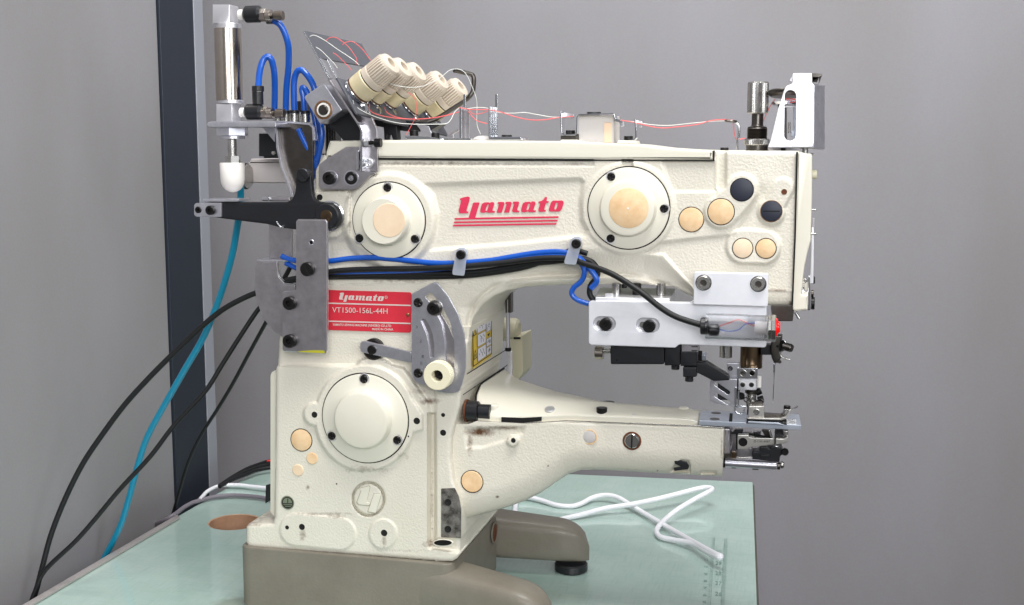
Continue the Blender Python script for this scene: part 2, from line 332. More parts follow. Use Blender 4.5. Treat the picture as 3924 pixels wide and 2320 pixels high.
# ------------------------------------------------------------------ cast relief: front surface as a height sheet with soft cast edges
def sd_poly(X, Y_, pts):
    p = np.array(pts, float); d = np.full(X.shape, 1e18); s = np.ones(X.shape)
    for i in range(len(p)):
        a = p[i]; b = p[i - 1]; e = b - a; wx = X - a[0]; wy = Y_ - a[1]
        t = np.clip((wx * e[0] + wy * e[1]) / (e @ e + 1e-12), 0, 1); d = np.minimum(d, (wx - e[0] * t) ** 2 + (wy - e[1] * t) ** 2)
        c1 = Y_ >= a[1]; c2 = Y_ < b[1]; c3 = e[0] * wy > e[1] * wx
        s = np.where((c1 & c2 & c3) | (~c1 & ~c2 & ~c3), -s, s)
    return s * np.sqrt(d)
def sd_circ(X, Y_, x, y, r, k=1.0): return np.hypot((X - x) / k, Y_ - y) - r
def sd_seg(X, Y_, x0, y0, x1, y1, r):
    e = (x1 - x0, y1 - y0); L = e[0] ** 2 + e[1] ** 2 + 1e-9; t = np.clip(((X - x0) * e[0] + (Y_ - y0) * e[1]) / L, 0, 1)
    return np.hypot(X - x0 - e[0] * t, Y_ - y0 - e[1] * t) - r
def sd_line(X, Y_, pts):
    d = np.full(X.shape, 1e9)
    for a, b in zip(pts, pts[1:]): d = np.minimum(d, sd_seg(X, Y_, *a, *b, 0))
    return d
def sstep(v): v = np.clip(v, 0, 1); return v * v * (3 - 2 * v)
HS = {}
def hat(name, x, y):
    x0, y0, sp, H = HS[name]; return float(H[int(round((y - y0) / sp)), int(round((x - x0) / sp))])
def relief(name, outline, Y, depth, feats, rounds, stains, m, parent, sp=4.0):
    o = np.array(outline, float); x0, y0 = o.min(0) - 2 * sp; x1, y1 = o.max(0) + 2 * sp
    nx = int((x1 - x0) / sp) + 1; ny = int((y1 - y0) / sp) + 1
    X, Z = np.meshgrid(x0 + sp * np.arange(nx), y0 + sp * np.arange(ny)); X = X.ravel(); Z = Z.ravel()
    sd = sd_poly(X, Z, outline); e = .5
    near = np.abs(sd) < sp * 1.0
    gx = np.zeros_like(sd); gy = np.zeros_like(sd)
    gx[near] = (sd_poly(X[near] + e, Z[near], outline) - sd_poly(X[near] - e, Z[near], outline)) / (2 * e)
    gy[near] = (sd_poly(X[near], Z[near] + e, outline) - sd_poly(X[near], Z[near] - e, outline)) / (2 * e)
    out = (sd > -sp * .35) & (sd < sp * .95)
    X = np.where(out, X - gx * sd, X); Z = np.where(out, Z - gy * sd, Z)
    keep = (sd < sp * .95)
    sdn = np.minimum(sd, 0); sdn[out] = 0
    H = np.zeros_like(X)
    for f in feats:
        kind, h, wd = f[0], f[1], f[2]
        if kind == 'fn': H = f[3](X, Z, H); continue
        if kind == 'poly': s = sd_poly(X, Z, f[3])
        elif kind == 'circ': s = sd_circ(X, Z, *f[3])
        elif kind == 'seg': s = sd_seg(X, Z, *f[3])
        elif kind == 'union':
            s = np.full(X.shape, 1e9)
            for g in f[3]: s = np.minimum(s, sd_poly(X, Z, g) if isinstance(g, list) else (sd_circ(X, Z, *g) if len(g) < 5 else sd_seg(X, Z, *g)))
        mk = sstep(.5 - s / wd) if wd else (s < 0).astype(float)
        if len(f) > 4 and f[4] == 'set': H = H * (1 - mk) + h * mk
        elif len(f) > 4 and f[4] == 'hole': H = np.where(s < 0, h, H)
        else: H = H + h * mk
    for (pl, r, dep) in rounds:
        d = np.clip(sd_line(X, Z, pl) if pl else -sdn, 0, r); H = H - dep * (1 - np.sqrt(np.clip(1 - (1 - d / r) ** 2, 0, 1)))
    st = np.zeros_like(X)
    for (sx_, sy_, rx, ry, a) in stains: st = np.maximum(st, a * np.exp(-(((X - sx_) / rx) ** 2 + ((Z - sy_) / ry) ** 2)))
    HS[name] = (x0, y0, sp, H.reshape(ny, nx))
    # to world
    dv = np.stack([(X - CX) / FPX, -(Z - CY) / FPX, -np.ones_like(X)], 1) @ np.array(RM).T
    t = (Y / 1000 - H / 1000 - CAM.y) / dv[:, 1]; W = np.array(CAM) + dv * t[:, None]
    idx = np.arange(nx * ny).reshape(ny, nx); a, b, c, d = idx[:-1, :-1].ravel(), idx[:-1, 1:].ravel(), idx[1:, 1:].ravel(), idx[1:, :-1].ravel()
    k = keep[a] & keep[b] & keep[c] & keep[d] & ((sd[a] + sd[b] + sd[c] + sd[d]) / 4 < sp * .45); quads = np.stack([a, b, c, d], 1)[k]
    E = {}
    for q in quads:
        for i in range(4):
            u, v = int(q[i]), int(q[(i + 1) % 4])
            if (v, u) in E: del E[(v, u)]
            else: E[(u, v)] = 1
    used = np.unique(quads); remap = -np.ones(nx * ny, int); remap[used] = np.arange(len(used)); V = W[used]
    bvs = {}; extra = []
    for (u, v) in E:
        for q in (u, v):
            if q not in bvs: bvs[q] = len(used) + len(extra); p = W[q].copy(); p[1] = Y / 1000 + depth / 1000; extra.append(p)
    V = np.concatenate([V, np.array(extra)]); faces = [tuple(remap[q][::-1]) for q in quads] + [(remap[u], remap[v], bvs[v], bvs[u]) for (u, v) in E]
    faces = [tuple(int(z) for z in f) for f in faces]
    me = bpy.data.meshes.new(name); me.from_pydata(V.tolist(), [], faces)
    at = me.attributes.new('stain', 'FLOAT', 'POINT'); at.data.foreach_set('value', np.concatenate([st[used], np.zeros(len(extra))]))
    me.update(); bm = bmesh.new(); bm.from_mesh(me); bmesh.ops.recalc_face_normals(bm, faces=bm.faces); bm.to_mesh(me); bm.free()
    return mesh_obj(name, me, m, parent, 50)
# ================================================================== SETTING
tagS = dict(kind='structure')
# back wall behind the table
WB = 640
o = raw('wall_back', [(-2.2, WB / 1000, -1.2), (2.4, WB / 1000, -1.2), (2.4, WB / 1000, 2.2), (-2.2, WB / 1000, 2.2), (-2.2, WB / 1000 + .03, -1.2), (2.4, WB / 1000 + .03, -1.2), (2.4, WB / 1000 + .03, 2.2), (-2.2, WB / 1000 + .03, 2.2)],
        [(0, 1, 2, 3), (7, 6, 5, 4), (0, 4, 5, 1), (3, 2, 6, 7), (0, 3, 7, 4), (1, 5, 6, 2)], 'wall_grey', None); tag(o, kind='structure')
# side wall running along the table's left edge
A = Q(94, 2320, 0); B = Q(672, 1985, 0); dr = (B - A).normalized(); nrm = Vector((-dr.y, dr.x, 0))
off = nrm * .035
def on_wall(xpix):      # where the ray of a photo column meets that wall line (at table height)
    d = ray(xpix, 1900); a = A + off
    den = d.x * dr.y - d.y * dr.x; t = ((a.x - CAM.x) * dr.y - (a.y - CAM.y) * dr.x) / den
    return Vector((CAM.x + d.x * t, CAM.y + d.y * t, 0))
pe = on_wall(668); ps = A - dr * .8 + off
def wallbox(name, a, b, t, m, z0=-1.2, z1=2.2, lab=None):
    n = nrm * t; v = [(*a.xy, z0), (*b.xy, z0), (*b.xy, z1), (*a.xy, z1), (*(a + n).xy, z0), (*(b + n).xy, z0), (*(b + n).xy, z1), (*(a + n).xy, z1)]
    return raw(name, v, [(0, 1, 2, 3), (7, 6, 5, 4), (0, 4, 5, 1), (3, 2, 6, 7), (0, 3, 7, 4), (1, 5, 6, 2)], m, None)
tag(wallbox('wall_left', ps, pe, .02, 'wall_left_grey'), kind='structure')
# dark corner post with its pale edge strip
q0 = pe + dr * .0015 - nrm * .004; q1 = on_wall(793) - nrm * .004
pil = empty('corner_post', (*q0.xy, -1.2)); tag(pil, 'dark navy metal corner post with pale grey edge strip behind the table', 'post')
def vslab(name, a, b, t, m, parent):
    n = nrm * t; v = [(*a.xy, -1.2), (*b.xy, -1.2), (*b.xy, 2.2), (*a.xy, 2.2), (*(a + n).xy, -1.2), (*(b + n).xy, -1.2), (*(b + n).xy, 2.2), (*(a + n).xy, 2.2)]
    return raw(name, v, [(0, 1, 2, 3), (7, 6, 5, 4), (0, 4, 5, 1), (3, 2, 6, 7), (0, 3, 7, 4), (1, 5, 6, 2)], m, parent, 35, 1.5)
vslab('post_face', q0, q1, .03, 'dark_panel', pil); q2 = on_wall(824) - nrm * .006
vslab('edge_strip', q1 + dr * .0012, q2, .036, 'strip_grey', pil)

# ================================================================== TABLE
BR = Q(2884, 1848, 0); FRr = Q(2904, 2420, 0); BL = Q(1046, 1768, 0); FL = A - dr * .35
table = empty('sewing_table', (0, 0, -.03)); tag(table, 'pale green work table under clear film with a printed ruler and a cable hole', 'table')
hc = Q(900, 2000, 0); hr = .0305
def ringpts(c, r, n=48): return [Vector((c.x + r * math.cos(2 * math.pi * i / n), c.y + r * math.sin(2 * math.pi * i / n), 0)) for i in range(n)]
def slab_world(name, pts, z, t, m, parent, bev, holes=()):
    me = curve_mesh([[(p.x, p.y) for p in pts]] + [[(p.x, p.y) for p in h] for h in holes], t / 2000 - bev / 1000, bev / 1000); me.transform(Matrix.Translation((0, 0, z / 1000 - t / 2000))); return wn(mesh_obj(name, me, m, parent, 30))
slab_world('table_mat', [FL, FRr, BR, BL], 0, 3, 'green_mat', table, .5, [ringpts(hc, hr)])
slabz('film_edge', [(20, 2356), (678, 1972), (690, 1980), (34, 2366)], 3.5, 3, 'film_grey', table, .6, 2)
ins = [FL, FRr + Vector((.0022, 0, 0)), BR + Vector((.0022, 0, 0)), BL]
slab_world('tabletop', ins, -3.3, 26, 'table_side', table, .8, [ringpts(hc, hr)])
lathe('hole_lining', hc + Vector((0, 0, -.0295)), (0, 0, 1), [(hr * 1000 - 1.6, 0), (hr * 1000 - 1.6, 28.8), (hr * 1000 - .2, 29.2), (hr * 1000 - .2, 0)], 'wood', table, 48)
lathe('hole_floor', hc + Vector((0, 0, -.034)), (0, 0, 1), [(0, 0), (hr * 1000 + 6, 0), (hr * 1000 + 6, 1), (0, 1)], 'wood', table, 48)
# printed ruler: two long lines, fine ticks and rotated numbers
def printed(name, quads, m, parent, z=.00045):
    V = []; F = []
    for q in quads:
        b = len(V); V += [Vector((p.x, p.y, z)) for p in q]; F.append((b, b + 1, b + 2, b + 3))
    return raw(name, V, F, m, parent)
mat('ruler_ink', (100, 130, 122), 0, .4, None, (120, .9, (140, 172, 160)))
Lr0, Lr1 = Q(2739, 2062, 0), Q(2722, 2330, 0); Rr0, Rr1 = Q(2776, 2066, 0), Q(2762, 2330, 0)
def strip(a, b, wmm):
    d = (b - a).normalized(); n = Vector((-d.y, d.x, 0)) * wmm / 2000; return [a - n, b - n, b + n, a + n]
qs = [strip(Lr0, Lr1, .35), strip(Rr0, Rr1, .35)]
dr_ = (Rr1 - Rr0).normalized(); nr_ = Vector((-dr_.y, dr_.x, 0)); L_ = (Rr1 - Rr0).length
for i in range(int(L_ / .001)):
    a = Rr0 + dr_ * i * .001; ln = .005 if i % 10 == 0 else (.0045 if i % 5 == 0 else .0035)
    qs.append(strip(a, a + nr_ * ln, .22))
for i in range(int(L_ / .00159)):
    a = Lr0 + dr_ * i * .00159; ln = .0042 if i % 4 == 0 else .0024
    qs.append(strip(a, a - nr_ * ln, .26))
o = printed('ruler_scale', qs, 'ruler_ink', table)
def text_mesh(body, size, bold=0, shear=0, space=1.0):
    cu = bpy.data.curves.new('t', 'FONT'); cu.body = body; cu.size = size; cu.shear = shear; cu.offset = bold; cu.space_character = space; cu.resolution_u = 3
    ob = bpy.data.objects.new('t', cu); me = bpy.data.meshes.new_from_object(ob); bpy.data.objects.remove(ob); bpy.data.curves.remove(cu); return me
def text_on(name, body, fn, W_, H_, m, parent, bold=0, shear=0):   # fn(u, v) -> world; u along the words 0..1, v up 0..1
    me = text_mesh(body, 1, bold, shear); v = np.empty(len(me.vertices) * 3); me.vertices.foreach_get('co', v); v = v.reshape(-1, 3)
    mn, mx = v.min(0), v.max(0); 
    for i, vt in enumerate(me.vertices): vt.co = fn((v[i, 0] - mn[0]) / (mx[0] - mn[0]), (v[i, 1] - mn[1]) / (mx[1] - mn[1]))
    me.name = name; return mesh_obj(name, me, m, parent)
for body, y in (('25', 2338), ('26', 2278), ('27', 2237), ('28', 2199), ('29', 2160), ('30', 2116)):
    c = Q(2753, y, 0); dd = -dr_; nn = Vector((dd.y, -dd.x, 0))
    text_on('ruler_number', body, lambda u, v, c=c: Vector((*(c + nr_ * (u - .5) * .0062 + dd * (v - .5) * .0105).xy, .00045)), 1, 1, 'ruler_ink', table)
for i in range(9):
    c = Q(2708 - i * 1.2, 2120 + i * 27, 0)
    text_on('ruler_number', '%d' % (12 - i if i < 12 else 1), lambda u, v, c=c: Vector((*(c + nr_ * (u - .5) * .0035 + dd * (v - .5) * .006).xy, .00045)), 1, 1, 'ruler_ink', table)

# ================================================================== SEWING MACHINE
mach = empty('sewing_machine', (*P(1500, 1300, 40).xy, 0)); tag(mach, 'cream industrial coverstitch sewing machine with red nameplate on grey cast base', 'sewing machine')
# ---- cast body: column and arm, one relief
ARM = [(1240, 594), (1440, 594), (2732, 600), (2738, 577), (3062, 581), (3056, 900), (3045, 1171), (2690, 1168), (2657, 1140), (2580, 1099), (2500, 1093), (2239, 1089), (2080, 1095), (2010, 1101), (1943, 1114),
       (1895, 1134), (1852, 1168), (1818, 1215), (1800, 1270), (1791, 1340), (1788, 1420), (1768, 1500), (1762, 1560), (1745, 1620), (1730, 1680), (1727, 1760), (1738, 1840), (1758, 1900), (1766, 1950),
       (1766, 2060), (1764, 2120), (1752, 2140), (1735, 2150), (1700, 2152), (1300, 2121), (975, 2100), (950, 2094), (944, 2075), (945, 2020), (952, 2009), (1046, 2006),
       (1052, 1985), (1056, 1700), (1058, 1415), (1066, 1400), (1072, 1300), (1090, 1215), (1140, 1180), (1142, 1100), (1200, 1010), (1208, 900), (1204, 760), (1212, 650)]
def chamfer(X, Z, H):   # arm underside falling back below the cable line, with its bead along the edge
    xs = [1240, 1800, 1900, 2050, 2225, 2335, 2382, 2470, 2530, 2600, 2655, 2700]; top = [1035, 1035, 1020, 985, 953, 953, 967, 963, 970, 1040, 1104, 1180]
    bot = [1080, 1075, 1072, 1063, 1054, 1051, 1050, 1058, 1091, 1100, 1112, 1190]
    t = np.interp(X, xs, top); b = np.interp(X, xs, bot); f = np.clip((Z - t) / np.maximum(b - t, 20), 0, 1.0)
    dep = np.interp(X, [1700, 1900, 2100, 2500, 2655, 2680], [0, 5, 9, 11, 9, 0])
    msk = ((X > 1600) & (Z < 1250)).astype(float)
    bead = np.exp(-((Z - (b + 14)) / 13) ** 2) * 5.0 * np.clip((2600 - X) / 60, 0, 1) * np.clip((X - 1880) / 80, 0, 1)
    return H - msk * (dep * sstep(f * .9 + .05 * (f > 0)) - bead)
def headlow(X, Z, H):
    s = sd_poly(X, Z, [(2470, 970), (2530, 932), (2640, 918), (2796, 903), (2820, 890), (2850, 840), (2905, 745), (2892, 672), (2830, 640), (2830, 540), (3100, 540), (3100, 1115), (2660, 1112), (2544, 975)])
    return H - 2.2 * sstep(.5 - s / 14) * np.where(Z < 745, sstep((X - 2870) / 130) * 1.0 + (1 - sstep((X - 2870) / 130)) * sstep((Z - 690) / 60), 1)
def colfillet(X, Z, H):  # column turns away toward its right edge under the arm
    f = np.clip((X - 1740) / 60, 0, 1) * np.clip((Z - 1120) / 60, 0, 1) * np.clip((1480 - Z) / 60, 0, 1); return H - 3.5 * f ** 2
k_ = .945
feats = [
    ('fn', 0, 0, chamfer), ('fn', 0, 0, colfillet), ('fn', 0, 0, lambda X, Z, H: H - 2.6 * np.exp(-(sd_line(X, Z, [(2560, 1093), (2427, 1058), (2394, 1053), (2239, 1054), (2060, 1060), (1970, 1072), (1900, 1094), (1850, 1130), (1815, 1172), (1797, 1225), (1788, 1300)]) / 8.0) ** 2)),
    ('poly', -1.6, 12, [(1440, 560), (2268, 560), (2276, 637), (1440, 633)]),                      # ledge under the cover
    ('circ', 4.0, 26, (1491, 846, 182, .96)),                                                       # boss round left cover
    ('circ', 2.0, 16, (2408, 798, 178, 1)),
    ('poly', -2.8, 20, [(1632, 709), (1900, 700), (2222, 688), (2236, 700), (2224, 766), (2228, 847), (2252, 885), (2240, 903), (1950, 935), (1654, 958), (1668, 900), (1676, 820), (1660, 750)]),
    ('poly', -2.0, 14, [(2537, 618), (2738, 618), (2738, 560), (2745, 735), (2573, 735)]),
    ('fn', 0, 0, headlow),   # lower level of the head
    ('poly', -2.0, 10, [(2700, 1112), (3060, 1118), (3060, 1200), (2650, 1200)]),
    ('union', 2.6, 14, [(2763, 812, 64), (2843, 728, 2790, 790, 62)]),
    ('seg', 3.0, 14, (2849, 945, 2925, 948, 66)), ('union', 2.4, 13, [(3000, 722, 2972, 775, 40), (2956, 812, 52)]),
    ('seg', -4.5, 9, (2764, 560, 2764, 712, 18)), ('seg', -3, 8, (2404, 618, 2404, 636, 20)),
    # shaft boss plate on the left
    ('poly', 3.0, 12, [(1200, 735), (1330, 728), (1342, 760), (1342, 850), (1320, 890), (1290, 912), (1240, 915), (1190, 900)]),
    ('poly', -3.0, 30, [(1256, 925), (1330, 915), (1390, 960), (1450, 1020), (1500, 1060), (1256, 1060)]),
    ('poly', -2.0, 16, [(1230, 1062), (1780, 1058), (1760, 1086), (1230, 1092)]),
    # lower gearbox block of the column
    ('poly', 6.0, 16, [(1000, 1403), (1367, 1400), (1380, 1380), (1420, 1370), (1475, 1378), (1500, 1398), (1548, 1412), (1608, 1500), (1640, 1545), (1648, 1590), (1646, 2100), (1780, 2120), (1780, 2200), (900, 2200), (900, 1990), (1000, 1990)]),
    ('poly', -6.5, 9, [(1640, 1585), (1668, 1585), (1670, 2078), (1640, 2082)]),
    ('poly', 2.0, 12, [(1670, 1480), (1790, 1480), (1790, 2066), (1670, 2066)]),
    ('union', 4.0, 11, [(1400, 1603, 204, k_), (1205, 1588, 44, k_), [(1480, 1500), (1580, 1530), (1600, 1560), (1620, 1590), (1620, 1648), (1580, 1662), (1540, 1720), (1480, 1700)]]),
    ('circ', -4, 8, (1412, 1913, 66, k_)), ('circ', 3.6, 8, (1412, 1913, 60, k_)),
    ('seg', 1.6, 7, (1134, 2030, 1302, 2046, 62)), ('circ', 1.6, 7, (1468, 2047, 57, k_)),
]
HOLES = []
for (x, y, r) in [(1205, 1590, 12), (1597, 1614, 13), (1100, 2022, 8), (1157, 2020, 12), (1472, 2043, 13), (1698, 1591, 8), (1698, 1659, 12), (1225, 757, 12), (1716, 1926, 13), (1716, 2029, 13), (1565, 1673, 3), (1290, 1855, 3)]:
    HOLES.append((x, y, r))
stains = [(1642, 1538, 42, 14, .7), (1600, 1500, 40, 16, .45), (1655, 2085, 45, 18, .6), (1160, 2050, 16, 34, .5), (1472, 2075, 12, 34, .5), (1655, 1900, 9, 200, .38), (1400, 1800, 110, 16, .42), (1540, 1750, 40, 20, .35), (1700, 628, 520, 10, .45), (2200, 628, 70, 10, .4), (1235, 1970, 140, 8, .5),
          (1420, 1330, 60, 20, .4), (1180, 1870, 10, 10, .6), (1340, 840, 7, 90, .42), (1540, 1075, 190, 12, .42), (1760, 1060, 60, 16, .35), (1740, 640, 14, 10, .3), (2660, 1060, 30, 20, .25), (2660, 890, 40, 14, .33), (2720, 775, 30, 8, .35), (2980, 1112, 70, 8, .6), (3030, 1165, 10, 12, .6), (1750, 1700, 10, 140, .3), (1560, 2110, 200, 8, .35), (960, 2012, 60, 8, .5), (1290, 1980, 50, 12, .4)]
body = relief('cast_body', ARM, 0, 135, feats, [(None, 16, 3.0)], stains, 'cast_paint', mach, 4.0)
for x, y, r in HOLES:
    hy = -hat('cast_body', x, y) - (1.0 if 1690 < x < 1767 and y > 1871 else 0)
    disc('bolt_hole', x, y, hy - .05, r, [(0, .05), (.86, .05), (.9, .12), (1, .05), (1, -.6)], 'hole_black', body, seg=24)
# dark worn channel bracket at the foot of the column
plate('worn_plate', [(1690, 1873), (1742, 1871), (1758, 1905), (1767, 1950), (1766, 2064), (1690, 2060)], -2.6, 1.2, 'stained_plate', body, .3, 3, [circle(1716, 1926, 13, 20), circle(1716, 2029, 13, 20)])
dh = plate('drain_ledge', circle(1697, 2083, 39, 28, 15), -8, 3, 'cast_paint', body, .8, 0); plate('drain_hole', circle(1697, 2081, 34, 28, 11), -8.3, .3, 'screw_black', dh, .05, 0)
# top cover of the arm
ct = plate('arm_cover', [(1262, 540), (1477, 537), (1700, 538), (2139, 541), (2400, 552), (2436, 554), (2537, 567), (2640, 574), (2731, 577), (2731, 613), (2300, 612), (1700, 609), (1250, 605), (1248, 585)], -1.8, 108, 'smooth_paint', mach, 2.0, 3)
plate('cover_gasket', [(1252, 606), (1700, 610), (2300, 613), (2732, 614), (2733, 578), (2738, 578), (2738, 619), (2300, 618), (1700, 615), (1255, 611)], -.6, 60, 'gap_black', mach, .05, 0)
# face plate at the right end
plate('face_plate', [(3056, 582), (3108, 592), (3113, 600), (3112, 760), (3107, 926), (3096, 965), (3084, 1018), (3078, 1064), (3072, 1128), (3097, 1134), (3095, 1190), (3050, 1195), (3038, 1190), (3037, 1172), (3048, 900)], -.8, 102, 'smooth_paint', mach, 1.6, 4)
plate('seam_gasket', [(3051, 583), (3057, 583), (3050, 900), (3039, 1172), (3033, 1172), (3044, 900)], -.5, 90, 'gap_black', mach, .1, 0)
cyl('cover_knob', P(3108, 669, 45), (1, .1, 0), 4, 4.5, 'knob_cream', mach)
# ---- column side: seam, sticker, buffer
Xc = P(1788, 1420, 0).x
def side(x, y, o=0): p = PX(x, y, Xc + o / 1000); return p
slab('side_seam', [side(1790, 1432, .3), side(1936, 1342, .3), side(1936, 1345, .3), side(1790, 1436, .3)], .2, 'gap_black', mach, 0)
slab('side_seam', [side(1775, 1512, .3), side(1960, 1388, .3), side(1960, 1391, .3), side(1775, 1515, .3)], .2, 'gap_black', mach, 0)
S = [side(1808, 1234, .25), side(1883, 1201, .25), side(1883, 1366, .25), side(1812, 1416, .25)]
def su(u, v, o=0):
    p = (S[0] * (1 - u) + S[1] * u) * (1 - v) + (S[3] * (1 - u) + S[2] * u) * v; return p + Vector((o / 1000, 0, 0))
stk = slab('warning_sticker', [su(0, 0), su(1, 0), su(1, 1), su(0, 1)], .15, 'sticker_yellow', mach, 0)
def sq(u0, v0, u1, v1, m, o, nm='print', t=.06): return slab(nm, [su(u0, v0, o), su(u1, v0, o), su(u1, v1, o), su(u0, v1, o)], t, m, stk, 0)
for z in [(0, .04, 1, .058), (0, .93, 1, .948), (0, .04, .03, .948), (.97, .04, 1, .948)]: sq(*z, 'print_dark', .5, 'border_line')
cells = [(.24, .06, .66, .29), (.24, .33, .66, .585), (.24, .63, .66, .9), (.7, .17, .96, .37), (.7, .53, .96, .7), (.7, .73, .96, .9)]
for z in cells:
    sq(z[0] - .015, z[1] - .006, z[2] + .015, z[3] + .006, 'print_dark', .5, 'panel_outline'); sq(*z, 'sticker_white', .6, 'picture_panel')
rng = random.Random(3)
for z in cells:      # small line drawings, as thin printed strokes
    for k in range(6):
        u = z[0] + (z[2] - z[0]) * rng.uniform(.08, .8); v = z[1] + (z[3] - z[1]) * rng.uniform(.12, .5); du = rng.uniform(-.03, .07); dv = rng.uniform(.03, .1)
        a, b = su(u, v, .7), su(min(u + du, z[2]), min(v + dv, z[3]), .7); c = Vector((0, .0007, .0002)); slab('drawing_line', [a, b, b + c, a + c], .05, 'print_dark', stk, 0)
for vy in (.24, .74):
    a, b, c = su(.12, vy - .13, .5), su(.21, vy + .06, .5), su(.03, vy + .08, .5); slab('warning_triangle', [a, b, c], .05, 'print_dark', stk, 0)
    a, b, c = su(.12, vy - .09, .6), su(.18, vy + .04, .6), su(.06, vy + .055, .6); slab('triangle_face', [a, b, c], .05, 'sticker_yellow', stk, 0)
    slab('warning_mark', [su(.11, vy - .03, .7), su(.135, vy - .03, .7), su(.135, vy + .035, .7), su(.11, vy + .035, .7)], .05, 'print_dark', stk, 0)
slab('arrow_mark', [su(.76, .44, .5), su(.9, .42, .5), su(.83, .5, .5)], .05, 'print_dark', stk, 0)
# rubber buffer on the side above the bed
c = P(1790, 1574, 16); b_ = cyl('rubber_buffer', c, (1, 0, 0), 9.0, 11, 'black_plastic', mach, .8); cyl('buffer_nub', c + Vector((.011, 0, 0)), (1, 0, 0), 6.6, 11, 'black_plastic', b_, .6)
lathe('rust_ring', P(1790, 1574, 16) + Vector((-.001, 0, 0)), (1, 0, 0), [(0, 0), (10.2, 0), (10.2, 1.6), (0, 1.6)], 'rust', mach)
# parts standing behind the column
g = bx('rear_guard_rod', 1936, 1105, 1958, 1200, 118, 10, 'dark_steel', mach)
vcyl('rear_rod', 1947, 1147, 1333, 8, 'zinc', mach, 120); vcyl('rear_rod_collar', 1947, 1333, 1346, 12, 'screw_black', mach, 120)
plate('rear_strap', [(1944, 1346), (1961, 1346), (1962, 1440), (1956, 1462), (1944, 1420)], 120, 3, 'zinc', mach)
lathe('rear_motor', P(1930, 1262, 190), (1, 0, 0), [(0, 0), (12, 0), (12, 12), (11, 15), (8, 17), (0, 17)], 'beige', mach)
plate('rear_motor_box', [(1950, 1300), (2003, 1285), (2004, 1430), (1985, 1458), (1950, 1475)], 180, 40, 'beige', mach, 1)
bx('motor_vent', 1968, 1293, 1994, 1301, 178.5, 1, 'gap_black', mach, .1)
# ---- bed (cylinder arm)
BED = [(1700, 1622), (1793, 1628), (1824, 1616), (2010, 1626), (2171, 1616), (2676, 1634), (2773, 1643), (2770, 1735), (2767, 1827), (2500, 1812), (2290, 1800), (2227, 1801), (2180, 1816), (2072, 1889), (2010, 1920), (1950, 1942), (1880, 1962), (1700, 2010)]
bf = [('poly', -2.2, 16, [(1780, 1640), (2010, 1640), (2004, 1662), (1930, 1690), (1850, 1714), (1790, 1716)], ), ('circ', 4.5, 8, (1965, 1690, 22, 1)),
      ('fn', 0, 0, lambda X, Z, H: H + 4.0 * sstep((2330 - X) / 130)),
      ('poly', -5, 5, [(2568, 1808), (2590, 1776), (2610, 1764), (2638, 1766), (2646, 1786), (2645, 1812)]), ('poly', -4, 4, rect(2684, 1806, 2745, 1818))]
bot = [(1700, 2010), (1880, 1962), (1950, 1942), (2010, 1920), (2072, 1889), (2180, 1816), (2227, 1801), (2290, 1800), (2500, 1812), (2767, 1827)]
bst = [(1840, 1655, 60, 22, .8), (1930, 1640, 90, 10, .6), (1800, 1700, 16, 60, .5), (1792, 1846, 26, 30, .35), (2765, 1720, 6, 60, .5), (2400, 1800, 120, 8, .25), (1905, 1905, 8, 6, .8), (2100, 1786, 5, 4, .9), (2520, 1804, 4, 3, .9)]
bed = relief('cylinder_bed', BED, 12, 66, bf, [(bot, 95, 17), ([(1700, 1600), (2773, 1643)], 10, 1.2)], bst, 'cast_paint', mach, 4.0)
disc('bolt_hole', 1967, 1689, 12 - hat('cylinder_bed', 1967, 1689) - .1, 10, [(0, .1), (.9, .1), (1, -.5)], 'hole_black', bed, seg=24)
# bed cover: a lofted casting, high and wide at the column, low and narrow at the needle plate
def pl(pts, t):
    d = [0]
    for a, b in zip(pts, pts[1:]): d.append(d[-1] + math.hypot(b[0] - a[0], b[1] - a[1]))
    s = t * d[-1]; return (np.interp(s, d, [p[0] for p in pts]), np.interp(s, d, [p[1] for p in pts]), np.interp(s, d, [p[2] for p in pts]))
rows = [[(1820, 1622, 14), (2010, 1622, 14), (2171, 1612, 14), (2676, 1632, 14)],
        [(1822, 1596, 13), (1960, 1600, 13), (2171, 1590, 13), (2640, 1606, 13), (2677, 1618, 13)],
        [(1824, 1575, 16), (1960, 1588, 16), (2171, 1580, 16), (2640, 1600, 16), (2679, 1612, 16)],
        [(1826, 1512, 30), (1930, 1524, 30), (2090, 1540, 30), (2300, 1546, 32), (2500, 1568, 30), (2660, 1590, 30), (2683, 1600, 30)],
        [(1840, 1474, 50), (1930, 1478, 55), (2070, 1512, 50), (2240, 1532, 46), (2400, 1549, 42), (2500, 1560, 40), (2684, 1588, 42)],
        [(1932, 1413, 128), (1990, 1455, 120), (2034, 1469, 110), (2131, 1500, 95), (2228, 1520, 85), (2309, 1540, 76), (2438, 1551, 68), (2655, 1567, 64), (2688, 1578, 62)]]
V = []; F = []; N = 60; nr2 = len(rows) + 1
for i in range(N + 1):
    for r in rows: x, y, Yq = pl(r, i / N); V.append(P(x, y, Yq))
    q = V[-1].copy(); q.z -= .03; V.append(q)
for i in range(N):
    for k in range(nr2 - 1): F.append((i * nr2 + k, i * nr2 + k + 1, (i + 1) * nr2 + k + 1, (i + 1) * nr2 + k))
F.append(tuple(range(nr2))); F.append(tuple(range(len(V) - 1, len(V) - 1 - nr2, -1)))
bc = raw('bed_cover', V, F, 'smooth_paint', mach, 40, 1.6)
tube('end_gasket', [P(x, y, Y) for x, y, Y in ((1817, 1606, 13), (1818, 1575, 15), (1820, 1540, 22), (1826, 1508, 32), (1842, 1474, 52), (1880, 1446, 86), (1932, 1413, 126))], .7, 'gap_black', mach, 8, 4)
